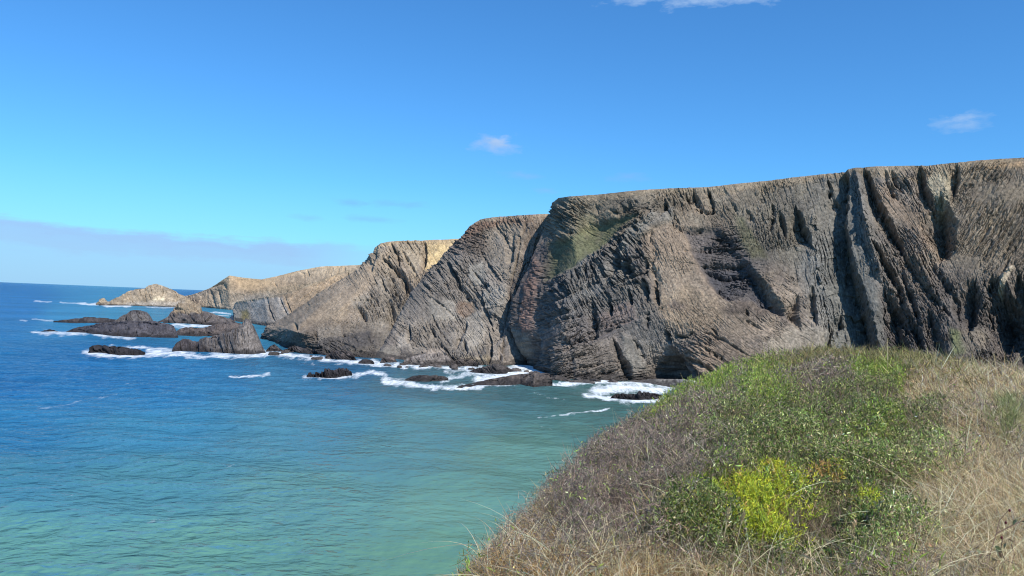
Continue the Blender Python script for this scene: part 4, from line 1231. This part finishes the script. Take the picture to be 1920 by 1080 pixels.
# zones of the plant cover, in photo pixels -> real places on the mound
def zones(X, Y):
    X = X + fbm(X / 45, Y / 30, 501, 4) * 60
    Y = Y + fbm(X / 45, Y / 30, 502, 4) * 36
    g = gauss
    heather = 1.3 * g(X, Y, 1150, 880, 190, 70, -40) + 1.0 * g(X, Y, 1300, 760, 150, 45, -30) + 1.2 * g(X, Y, 1530, 708, 80, 24) + 1.2 * g(X, Y, 1230, 870, 140, 100, -20) + 0.25 * g(X, Y, 1180, 990, 100, 50)
    green = 1.8 * g(X, Y, 1540, 810, 240, 95) + 1.3 * g(X, Y, 1400, 800, 110, 70) + 1.2 * g(X, Y, 1640, 960, 130, 85) + 0.9 * g(X, Y, 1500, 1040, 200, 50) + 0.5 * g(X, Y, 1330, 1020, 90, 40) + 0.5 * g(X, Y, 1720, 860, 60, 50)
    lime = 3.0 * g(X, Y, 1290, 728, 130, 20, -26) + 0.12 * g(X, Y, 1500, 780, 200, 70) + 0.9 * g(X, Y, 1215, 770, 40, 14, -24) + 1.0 * g(X, Y, 1440, 725, 40, 36, -60) + 1.2 * g(X, Y, 1670, 712, 52, 18, 15) + 0.8 * g(X, Y, 1420, 680, 60, 18) + 0.7 * g(X, Y, 1660, 800, 40, 16) + 0.6 * g(X, Y, 1590, 820, 50, 16)
    grass = 1.9 * g(X, Y, 1880, 870, 150, 210) + 1.0 * g(X, Y, 1810, 740, 110, 50, 20) + 0.5 * g(X, Y, 1400, 1090, 420, 40) + 1.6 * g(X, Y, 980, 1010, 130, 60, -50) + 1.2 * g(X, Y, 1110, 1075, 150, 40) + 0.5 * g(X, Y, 1300, 1085, 160, 30) + 0.7 * g(X, Y, 1760, 1060, 160, 60)
    brackenish = 0.8 * g(X, Y, 1560, 674, 260, 14) + 0.8 * g(X, Y, 1750, 690, 120, 16, 8)
    return np.stack([heather, green, lime, grass, brackenish], 0) + 0.035


# ---- vectorised plant parts
def strips(base, dirv, length, width, bend, nseg, colr, tipcol=None, taper=1.0):
    """n curved blades: base (n,3), dirv (n,3) unit, bend (n,3) added at the tip"""
    n = len(base)
    rv = RNG.normal(size=(n, 3))
    side = np.cross(dirv, rv)
    side /= np.linalg.norm(side, axis=1, keepdims=True) + 1e-9
    V = np.empty((n, nseg + 1, 2, 3), np.float32)
    Cc = np.empty((n, nseg + 1, 2, 3), np.float32)
    for i in range(nseg + 1):
        t = i / nseg
        c = base + dirv * (length * t)[:, None] + bend * (length * t * t)[:, None]
        w = (width * (1 - taper * 0.92 * t ** 1.5) * 0.5)[:, None]
        V[:, i, 0] = c - side * w
        V[:, i, 1] = c + side * w
        cc = colr if tipcol is None else colr * (1 - t) + tipcol * t
        Cc[:, i, 0] = cc
        Cc[:, i, 1] = cc
    idx = np.arange(n * (nseg + 1) * 2).reshape(n, nseg + 1, 2)
    Fq = np.stack([idx[:, :-1, 0], idx[:, :-1, 1], idx[:, 1:, 1], idx[:, 1:, 0]], -1).reshape(-1, 4)
    return V.reshape(-1, 3), Fq, Cc.reshape(-1, 3)


def leaves(base, dirv, length, width, colr):
    """n folded lance leaves, two quads each"""
    n = len(base)
    rv = RNG.normal(size=(n, 3))
    side = np.cross(dirv, rv)
    side /= np.linalg.norm(side, axis=1, keepdims=True) + 1e-9
    up = np.cross(side, dirv)
    V = np.empty((n, 6, 3), np.float32)
    l, w = length[:, None], width[:, None]
    fold = 0.35
    V[:, 0] = base
    V[:, 1] = base + dirv * l * 0.5
    V[:, 2] = base + dirv * l - up * l * 0.12
    V[:, 3] = base + dirv * l * 0.45 + side * w * 0.5 + up * w * fold
    V[:, 4] = base + dirv * l * 0.45 - side * w * 0.5 + up * w * fold
    V = V[:, :5]
    i = np.arange(n)[:, None] * 5
    Fq = np.concatenate([i + np.array([[0, 1, 2, 3]]), i + np.array([[0, 4, 2, 1]])])
    return V.reshape(-1, 3), Fq, np.repeat(colr, 5, axis=0)


def join(parts):
    V, Fs, C, o = [], [], [], 0
    for v, f, c in parts:
        V.append(v)
        Fs.append(f + o)
        C.append(c)
        o += len(v)
    return np.concatenate(V), Fs, np.concatenate(C)


def unit(v):
    return v / (np.linalg.norm(v, axis=1, keepdims=True) + 1e-9)


def sample_ground(n, box=(840, 640, 1975, 1135), far_bias=1.0):
    X = RNG.uniform(box[0], box[2], n)
    Y = RNG.uniform(box[1], box[3], n)
    x, y, r = px_to_ground(X, Y)
    ok = np.isfinite(r) & (r > 1.2)
    ok &= RNG.random(n) < np.clip((np.nan_to_num(r) / 16) ** far_bias, 0.16, 1)
    return X[ok], Y[ok], x[ok], y[ok], r[ok]


def hsv_jit(c, n, amt=0.18, dark=0.25):
    k = np.exp(RNG.normal(0, dark, (n, 1)))
    return np.clip(c * k * (1 + RNG.normal(0, amt * 0.4, (n, 3))), 0.004, 0.85)


def clump(x, y, s=0.38, seed=600):
    return np.clip(0.5 + fbm(x / s, y / s, seed, 4, 0.6) * 1.5, 0, 1)


def build_cover():
    X, Y, x, y, r = sample_ground(2000000, far_bias=1.1)
    # a strip just over the crest, so that the mound's far side is planted too
    th = np.radians(RNG.uniform(-4, 36, 90000))
    te, D = crest_at(np.degrees(th))
    rr = D * RNG.uniform(0.97, 1.25, len(th))
    x2, y2 = rr * np.sin(th), rr * np.cos(th)
    X2, Y2 = project(np.stack([x2, y2, ground_z(x2, y2) + HV], -1))
    # plants over the crest take the kind of the crest
    x, y, r = np.concatenate([x, x2]), np.concatenate([y, y2]), np.concatenate([r, rr])
    X, Y = np.concatenate([X, X2]), np.concatenate([Y, Y2])
    Z = zones(X, Y)
    Z = Z * np.exp(RNG.normal(0, 0.8, Z.shape))
    kind = Z.argmax(0)
    gz = ground_z(x, y)
    gap = (fbm(x / 0.34, y / 0.34, 660, 3) < -0.36) & (RNG.random(len(x)) < 0.85) & (r < 22)
    kind = np.where(gap, 9, kind)
    cl = clump(x, y)
    big = clump(x, y, 1.3, 620)
    sc = np.clip((r / 9) ** 0.45, 0.75, 1.5)              # far plants a little coarser
    up = np.array([0, 0, 1.0])

    def base_of(sel, h0, h1):
        n = sel.sum()
        h = (h0 + (h1 - h0) * RNG.random(n)) * (0.1 + 1.5 * cl[sel])
        return np.stack([x[sel], y[sel], gz[sel] + h], -1)

    # heather: fine bare twigs, grey-brown with a violet cast
    s = (kind == 0) & (RNG.random(len(kind)) < 0.9) | (kind == 3) & (RNG.random(len(kind)) < 0.12)
    n = s.sum()
    b = base_of(s, 0.0, 0.20)
    d = unit(RNG.normal(0, 0.95, (n, 3)) + up * 0.6)
    pal = np.array([lin((150, 133, 118)), lin((124, 108, 99)), lin((168, 150, 130)), lin((100, 88, 76)), lin((194, 177, 154))])
    c = hsv_jit(pal[RNG.choice(5, n, p=(.33, .27, .18, .12, .10))], n, 0.15, 0.22)
    c *= 1.0
    h1 = strips(b, d, 0.085 * sc[s] * np.exp(RNG.normal(0, .3, n)), 0.0052 * sc[s] * np.clip(r[s] / 8, 0.8, 2.2), RNG.normal(0, 0.25, (n, 3)), 2, c)
    V, Fs, C = join([h1])
    tag(mesh_obj('heather', V, Fs, leaf_material('heather_twig', 0.8, 0.2, 0.1), C),
        'grey-brown leafless heather twigs on the left flank of the near headland', 'heather', None, 'stuff')
    # green low shrub leaves
    s = (kind == 1) | ((kind == 0) & (RNG.random(len(kind)) < 0.10))
    n = s.sum()
    b = base_of(s, 0.02, 0.22)
    d = unit(RNG.normal(0, 0.7, (n, 3)) + up * 0.55)
    pal = np.array([lin((114, 124, 64)), lin((92, 104, 56)), lin((140, 146, 82)), lin((164, 156, 112)), lin((142, 124, 98))])
    c = hsv_jit(pal[RNG.choice(5, n, p=(.30, .26, .18, .12, .14))], n, 0.2, 0.5)
    c *= (1.1 + 0.8 * big[s])[:, None]
    l1 = leaves(b, d, 0.032 * sc[s] * np.exp(RNG.normal(0, .35, n)), 0.011 * sc[s] * np.exp(RNG.normal(0, .3, n)), c)
    # thin dark stems among them
    s2 = (kind == 1) & (RNG.random(len(kind)) < 0.16)
    n2 = s2.sum()
    st = strips(base_of(s2, 0, 0.12), unit(RNG.normal(0, 0.7, (n2, 3)) + up), 0.14 * sc[s2], 0.005 * sc[s2] * np.clip(r[s2] / 8, 0.8, 2), RNG.normal(0, .2, (n2, 3)), 2, hsv_jit(np.ones((n2, 3)) * lin((140, 122, 104)), n2))
    V, Fs, C = join([l1, st])
    tag(mesh_obj('undergrowth', V, Fs, leaf_material('shrub_leaf', 0.45, 0.35, 0.3), C),
        'low dark green small-leaved scrub covering the middle of the near headland', 'scrub', None, 'stuff')
    # lime green fresh growth
    s = kind == 2
    n = s.sum()
    b = base_of(s, 0.03, 0.24)
    d = unit(RNG.normal(0, 0.55, (n, 3)) + up * 0.8)
    pal = np.array([lin((160, 176, 74)), lin((140, 158, 66)), lin((184, 188, 96)), lin((118, 128, 70))])
    c = hsv_jit(pal[RNG.choice(4, n, p=(.38, .3, .17, .15))], n, 0.2, 0.22)
    l1 = leaves(b, d, 0.05 * sc[s] * np.exp(RNG.normal(0, .3, n)), 0.013 * sc[s], c)
    V, Fs, C = join([l1])
    tag(mesh_obj('fresh_growth', V, Fs, leaf_material('lime_leaf', 0.5, 0.35, 0.35), C),
        'bright lime green fresh shoots in patches along the headland skyline', 'shoots', None, 'stuff')
    # dry grass
    s = (kind == 3)
    s &= RNG.random(len(s)) < 0.95
    n = s.sum()
    b = base_of(s, 0.0, 0.05)
    lean = np.stack([fbm(x[s] / 1.1, y[s] / 1.1, 640, 3) * 2.2 - 0.3, fbm(x[s] / 1.1, y[s] / 1.1, 641, 3) * 2.2, np.zeros(n)], -1)
    d = unit(RNG.normal(0, 0.72, (n, 3)) + up * 0.75 + lean * 0.8)
    pal = np.array([lin((206, 182, 136)), lin((170, 142, 104)), lin((228, 212, 176)), lin((128, 108, 86)), lin((156, 150, 100))])
    c = hsv_jit(pal[RNG.choice(5, n, p=(.34, .26, .16, .16, .08))], n, 0.14, 0.25)
    c *= 1.35
    c *= np.where((X[s] < 1120)[:, None], np.array([1.0, 0.88, 0.70]), 1.0)
    g1 = strips(b, d, 0.17 * np.where(X[s] < 1150, 0.6, 1.0) * sc[s] * np.exp(RNG.normal(0, .35, n)), 0.0052 * sc[s] * np.clip(r[s] / 7, 0.85, 2.4), RNG.normal(0, 0.35, (n, 3)) - up * 0.35, 3, c * 0.75, c)
    s2 = RNG.random(len(kind)) < np.where(kind == 1, 0.006, 0.007) * (kind != 3)
    n2 = s2.sum()
    c2 = hsv_jit(np.ones((n2, 3)) * lin((200, 178, 136)), n2)
    g2 = strips(base_of(s2, 0, 0.05), unit(RNG.normal(0, 0.35, (n2, 3)) + up), 0.22 * sc[s2] * np.exp(RNG.normal(0, .35, n2)), 0.005 * sc[s2] * np.clip(r[s2] / 8, 0.8, 2), RNG.normal(0, .4, (n2, 3)) - up * 0.3, 3, c2)
    # long bleached stems bending over the rest
    s3 = (RNG.random(len(kind)) < 0.016) & ((Y > 900) & (X > 1180) | (Y > 1010) & (X > 900)) & (kind != 1) | (RNG.random(len(kind)) < 0.02) & (kind == 3) & (X > 1650)
    n3 = s3.sum()
    c3 = hsv_jit(np.ones((n3, 3)) * lin((226, 208, 168)), n3, 0.1, 0.2)
    g3 = strips(base_of(s3, 0.02, 0.08), unit(RNG.normal(0, 0.4, (n3, 3)) + up), 0.30 * np.exp(RNG.normal(0, .3, n3)), np.full(n3, 0.0055), unit(RNG.normal(0, 1, (n3, 3)) * np.array([1, 1, 0.1])) * 0.6 - up * 0.45, 6, c3)
    V, Fs, C = join([g1, g2, g3])
    tag(mesh_obj('dry_grass', V, Fs, leaf_material('dry_blade', 0.7, 0.4, 0.15), C),
        'straw-coloured dry grass on the right side and lower edge of the near headland', 'grass', None, 'stuff')
    # bronze-green rough herbage on the skyline
    s = kind == 4
    n = s.sum()
    b = base_of(s, 0.0, 0.22)
    d = unit(RNG.normal(0, 0.8, (n, 3)) + up * 0.6)
    pal = np.array([lin((132, 128, 72)), lin((150, 140, 88)), lin((112, 98, 66)), lin((170, 154, 104))])
    c = hsv_jit(pal[RNG.choice(4, n)], n, 0.2, 0.25)
    p1 = strips(b, d, 0.085 * sc[s] * np.exp(RNG.normal(0, .35, n)), 0.011 * sc[s], RNG.normal(0, .4, (n, 3)), 2, c)
    V, Fs, C = join([p1])
    tag(mesh_obj('rough_herbage', V, Fs, leaf_material('herb_blade', 0.6, 0.25, 0.25), C),
        'bronze-green rough herbage fringing the top skyline of the near headland', 'herbage', None, 'stuff')


build_cover()


def frond_bush(name, label, cat, pxs, n, pal, h, leaf_l, leaf_w, group=None, seed=1, stem=(132, 116, 70), shift=(0, 0), gaps=-9):
    """a clump of feathery shoots standing on the mound; pxs: blobs (px,py,rx,ry)"""
    rg = np.random.default_rng(seed)
    tops, dirs, cols_, bases = [], [], [], []
    for (cx, cy, rx, ry, m, ci) in pxs:
        k = int(n * m)
        a, q = rg.random(k) * 6.283, np.sqrt(rg.random(k))
        X, Y = cx + rx * q * np.cos(a) + shift[0], cy + ry * q * np.sin(a) + shift[1]
        x, y, r = px_to_ground(X, Y)
        ok = np.isfinite(r) & (fbm(X / 15, Y / 10, 77, 2) > gaps)
        x, y, q = x[ok], y[ok], q[ok]
        hh = HV * 1.1 + h * (1.0 - 0.6 * q * q) * np.exp(rg.normal(0, .2, len(x)))
        z = ground_z(x, y)
        bases.append(np.stack([x, y, z], -1))
        tops.append(hh)
        cols_.append(np.asarray(pal)[rg.choice(len(pal), len(x), p=ci)])
    B, H, Cc = np.concatenate(bases), np.concatenate(tops), np.concatenate(cols_)
    root = bpy.data.objects.new(name, None)
    root.location = B.mean(0)
    col.objects.link(root)
    org = np.array(root.location)
    m = len(B)
    d = unit(rg.normal(0, 0.32, (m, 3)) + np.array([0, 0, 1]))
    st = strips(B - org, d, H, np.full(m, 0.006), rg.normal(0, .1, (m, 3)), 2, np.ones((m, 3)) * lin(stem))
    # leaflets up each shoot
    nl = 12
    t = rg.uniform(0.5, 1.0, (m, nl))
    bb = (B[:, None, :] + d[:, None, :] * (H[:, None] * t)[..., None]).reshape(-1, 3) - org
    dd = unit(rg.normal(0, 0.8, (m * nl, 3)) + np.repeat(d, nl, 0) * 0.9)
    cc = np.repeat(Cc, nl, 0) * np.exp(rg.normal(0, .18, (m * nl, 1)))
    lf = leaves(bb, dd, leaf_l * np.exp(rg.normal(0, .3, m * nl)), np.full(m * nl, leaf_w), np.clip(cc, 0.004, 0.8))
    V, Fs, C = join([st])
    mesh_obj('stem', V, Fs, MAT_STEM, C, parent=root)
    V, Fs, C = join([lf])
    mesh_obj('foliage', V, Fs, MAT_LIME, C, parent=root)
    tag(root, label, cat, group)
    return root


MAT_STEM = leaf_material('bracken_stem', 0.7, 0.0, 0.2)
MAT_LIME = leaf_material('bracken_leaf', 0.5, 0.35, 0.3)
YEL = [lin((212, 210, 68)), lin((186, 198, 68)), lin((140, 160, 66)), lin((214, 178, 84)), lin((196, 152, 96))]
frond_bush('bracken_bush', 'wide yellow-green bracken clump in the lower middle of the headland', 'bracken',
           [(1335, 930, 26, 13, .10, (.1, .4, .48, .01, .01)), (1368, 908, 34, 12, .12, (.05, .4, .53, .01, .01)), (1372, 962, 26, 9, .07, (.2, .4, .36, .03, .01)), (1418, 930, 36, 20, .18, (.45, .35, .12, .07, .01)), (1452, 900, 36, 13, .13, (.5, .3, .08, .11, .01)),
            (1492, 912, 26, 24, .14, (.5, .38, .08, .03, .01)), (1392, 990, 34, 9, .08, (.25, .45, .28, .01, .01)), (1450, 985, 28, 10, .08, (.4, .42, .16, .01, .01)), (1512, 958, 16, 18, .06, (.2, .45, .34, .01, .0)), (1440, 955, 40, 12, .1, (.4, .4, .14, .05, .01)), (1360, 1000, 30, 9, .07, (.2, .5, .28, .01, .01)), (1465, 1012, 40, 9, .1, (.4, .42, .16, .01, .01)), (1345, 945, 20, 10, .06, (.1, .5, .38, .01, .01))], 2000, YEL, 0.075, 0.026, 0.008, seed=3, shift=(-20, 22), gaps=-0.10)
frond_bush('bracken_bush', 'small yellow bracken tuft left of the wide clump, under pale grass stalks', 'bracken', [(1300, 1000, 24, 16, 1, (.4, .3, .1, .15, .05))], 200, YEL, 0.08, 0.03, 0.010, seed=5)
frond_bush('bracken_bush', 'thin bright bracken tuft right of the wide clump among dark leaves', 'bracken', [(1630, 958, 9, 22, .7, (.4, .35, .2, .05, 0)), (1642, 972, 14, 10, .3, (.2, .4, .4, 0, 0))], 50, YEL, 0.05, 0.026, 0.008, seed=7)
frond_bush('bracken_bush', 'rusty orange bracken sprig beside the right end of the wide clump', 'bracken', [(1532, 918, 14, 16, .6, (.05, .1, .05, .3, .5)), (1562, 908, 18, 10, .4, (.2, .2, .1, .4, .1))], 36, YEL, 0.06, 0.03, 0.009, seed=9)
GRN = [lin((116, 140, 62)), lin((136, 156, 76)), lin((92, 112, 58))]
frond_bush('bracken_bush', 'small fresh green fern tuft above the yellow tuft in the heather', 'bracken', [(1296, 952, 26, 14, 1, (.4, .3, .3))], 110, GRN, 0.06, 0.03, 0.009, seed=11)
frond_bush('grass_tussock', 'upright green grass tussock in straw at the right edge of the picture', 'grass', [(1890, 790, 24, 40, 1, (.4, .4, .2))], 170, [lin((150, 154, 96)), lin((172, 168, 112)), lin((128, 136, 82))], 0.16, 0.09, 0.006, seed=13)


# ---- single stalks that stand out
def stalk(label, x0, y0, x1, y1, w=0.008, colr=(216, 196, 152), arch=0.0, head=True, group=None):
    x, y, r = px_to_ground(np.array([x0]), np.array([y0]))
    x, y, r = float(x[0]), float(y[0]), float(r[0])
    b = np.array([x, y, float(ground_z(np.array([x]), np.array([y]))[0])])
    tip = at_depth(np.array(float(x1)), np.array(float(y1)), y - 0.05)
    root = bpy.data.objects.new('grass_stalk', None)
    root.location = b
    col.objects.link(root)
    n, k = 9, 5
    pts = []
    for i in range(n):
        t = i / (n - 1)
        p = (tip - b) * t
        p = p + np.array([0, 0, 1]) * arch * np.linalg.norm(tip - b) * 4 * t * (1 - t)
        pts.append(p)
    V, Fq = [], []
    for i, p in enumerate(pts):
        rad = w * 0.5 * (1 - 0.6 * i / (n - 1))
        for j in range(k):
            a = 6.283 * j / k
            V.append(p + np.array([math.cos(a) * rad, math.sin(a) * rad * 0.7, math.sin(a) * rad * 0.7]))
    for i in range(n - 1):
        for j in range(k):
            Fq.append((i * k + j, i * k + (j + 1) % k, (i + 1) * k + (j + 1) % k, (i + 1) * k + j))
    V = np.array(V)
    mesh_obj('stem', V, [np.array(Fq)], MAT_STALK, np.ones((len(V), 3)) * lin(colr), parent=root)
    if head:
        m = 26
        t = RNG.uniform(0.82, 1.0, m)
        q = np.array([np.array(pts[0]) * 0 + (tip - b) * tt + np.array([0, 0, 1]) * arch * np.linalg.norm(tip - b) * 4 * tt * (1 - tt) for tt in t])
        dr = unit((tip - b)[None] / np.linalg.norm(tip - b) + RNG.normal(0, .3, (m, 3)))
        v, f, c = leaves(q, dr, np.full(m, 0.03), np.full(m, 0.008), np.ones((m, 3)) * lin((198, 176, 132)))
        mesh_obj('seed_head', v, [f], MAT_STALK, c, parent=root)
    tag(root, label, 'grass stalk', group)


MAT_STALK = leaf_material('straw', 0.7, 0.2, 0.2)
stalk('lone pale grass stalk standing against the dark cliff, middle of the skyline', 1665, 690, 1664, 636, 0.02)
stalk('thin leaning straw stalk on the skyline, left of two on the right', 1842, 720, 1822, 660, 0.016)
stalk('thin leaning straw stalk on the skyline, rightmost', 1880, 735, 1863, 664, 0.016)
stalk('tall straight straw stalk in front of the wide yellow bracken', 1345, 1055, 1366, 958, 0.008)
stalk('slightly leaning straw stalk just right of the straight one before the bracken', 1368, 1050, 1394, 962, 0.007)
stalk('upright bleached stalk at the lower left, left of the small yellow tuft', 1208, 1075, 1214, 1008, 0.007)
stalk('upright bleached stalk below the small yellow tuft', 1266, 1060, 1260, 1020, 0.006)
stalk('arching bleached stem over the heather, left of the small yellow tuft', 1196, 1030, 1244, 932, 0.007, arch=0.18)
stalk('long arching bleached stem reaching towards the wide bracken', 1240, 1010, 1346, 962, 0.007, arch=0.22)
stalk('pale stem slanting right through the low green scrub', 1480, 1065, 1538, 992, 0.006, (188, 170, 140), head=False)
stalk('curved straw stem in the low scrub at the bottom middle', 1590, 1060, 1600, 985, 0.006, arch=0.1)
stalk('straw stem bowed left over the dry grass at the right', 1690, 1010, 1730, 930, 0.006, arch=0.12)


# ---- bramble with red hips, lower right corner
def bramble():
    rg = np.random.default_rng(5)
    x, y, r = px_to_ground(np.array([1850.]), np.array([1075.]))
    b = np.array([x[0], y[0], float(ground_z(x, y)[0])])
    root = bpy.data.objects.new('bramble', None)
    root.location = b
    col.objects.link(root)
    Y0 = float(y[0])

    def P(px, py, dy=0.0):
        return at_depth(np.array(float(px)), np.array(float(py)), Y0 + dy) - b
    lines = [[(1838, 1085), (1828, 1060), (1816, 1048)], [(1890, 1085), (1902, 1040), (1896, 1020)], [(1852, 1085), (1856, 1040), (1868, 1000), (1874, 976), (1890, 958)], [(1868, 1000), (1900, 984), (1918, 976)], [(1856, 1040), (1840, 1045), (1834, 1036)], [(1870, 1085), (1884, 1050), (1876, 1030), (1880, 1010)],
             [(1884, 1050), (1910, 1060)]]
    V, Fq = [], []
    k = 5
    for ln in lines:
        o = len(V)
        for i, (px, py) in enumerate(ln):
            p = P(px, py, rg.normal(0, .01))
            rad = 0.003 * (1 - 0.12 * i)
            for j in range(k):
                a = 6.283 * j / k
                V.append(p + np.array([math.cos(a) * rad, 0, math.sin(a) * rad]))
        for i in range(len(ln) - 1):
            for j in range(k):
                Fq.append((o + i * k + j, o + i * k + (j + 1) % k, o + (i + 1) * k + (j + 1) % k, o + (i + 1) * k + j))
    mesh_obj('stem', np.array(V), [np.array(Fq)], MAT_STEM, np.ones((len(V), 3)) * lin((116, 94, 80)), parent=root)
    lv = [(1834, 1036), (1846, 1060), (1884, 1028), (1900, 984), (1916, 978), (1890, 1012), (1868, 1062), (1910, 1062), (1880, 1046), (1896, 1000)]
    lv += [(1850 + rg.normal(0, 34), 1062 + rg.normal(0, 16)) for _ in range(34)]
    q = np.array([P(px, py, rg.normal(0, .05)) for px, py in lv])
    d = unit(rg.normal(0, .6, (len(q), 3)) + np.array([0, -.3, .2]))
    c = np.array([lin((96, 106, 70)), lin((122, 126, 86)), lin((140, 112, 92))])[rg.choice(3, len(q))]
    # broad oval leaves
    Vs, Fs, Cs, o = [], [], [], 0
    for p, dd, cc in zip(q, d, c):
        sd = np.cross(dd, rg.normal(size=3))
        sd /= np.linalg.norm(sd)
        up = np.cross(sd, dd)
        L_, W_ = 0.030 * math.exp(rg.normal(0, .25)), 0.019
        ring = [p + dd * L_ * 0.5 * (1 - math.cos(a)) + sd * W_ * 0.5 * math.sin(a) + up * abs(math.sin(a)) * 0.006 for a in np.linspace(0, 6.283, 13)[:-1]]
        Vs += ring
        Fs.append(np.arange(12)[None] + o)
        Cs += [cc] * 12
        o += 12
    mesh_obj('foliage', np.array(Vs), Fs, MAT_BRAM, np.array(Cs), parent=root)
    for px, py in ((1893, 957), (1886, 980), (1878, 1008)):
        bm_v, bm_f = [], []
        p = P(px, py)
        for i in range(7):
            ph = math.pi * i / 6
            for j in range(8):
                a = 6.283 * j / 8
                rad = 0.006
                bm_v.append(p + np.array([rad * math.sin(ph) * math.cos(a), rad * math.sin(ph) * math.sin(a), rad * 1.35 * math.cos(ph)]))
        for i in range(6):
            for j in range(8):
                bm_f.append((i * 8 + j, i * 8 + (j + 1) % 8, (i + 1) * 8 + (j + 1) % 8, (i + 1) * 8 + j))
        mesh_obj('hip', np.array(bm_v), [np.array(bm_f)], MAT_BRAM, np.ones((len(bm_v), 3)) * lin((96, 22, 30)), smooth=True, parent=root)
    tag(root, 'dark-leaved bramble with dark red hips in the lower right corner', 'bramble')


MAT_BRAM = leaf_material('bramble_leaf', 0.35, 0.1, 0.5)
bramble()
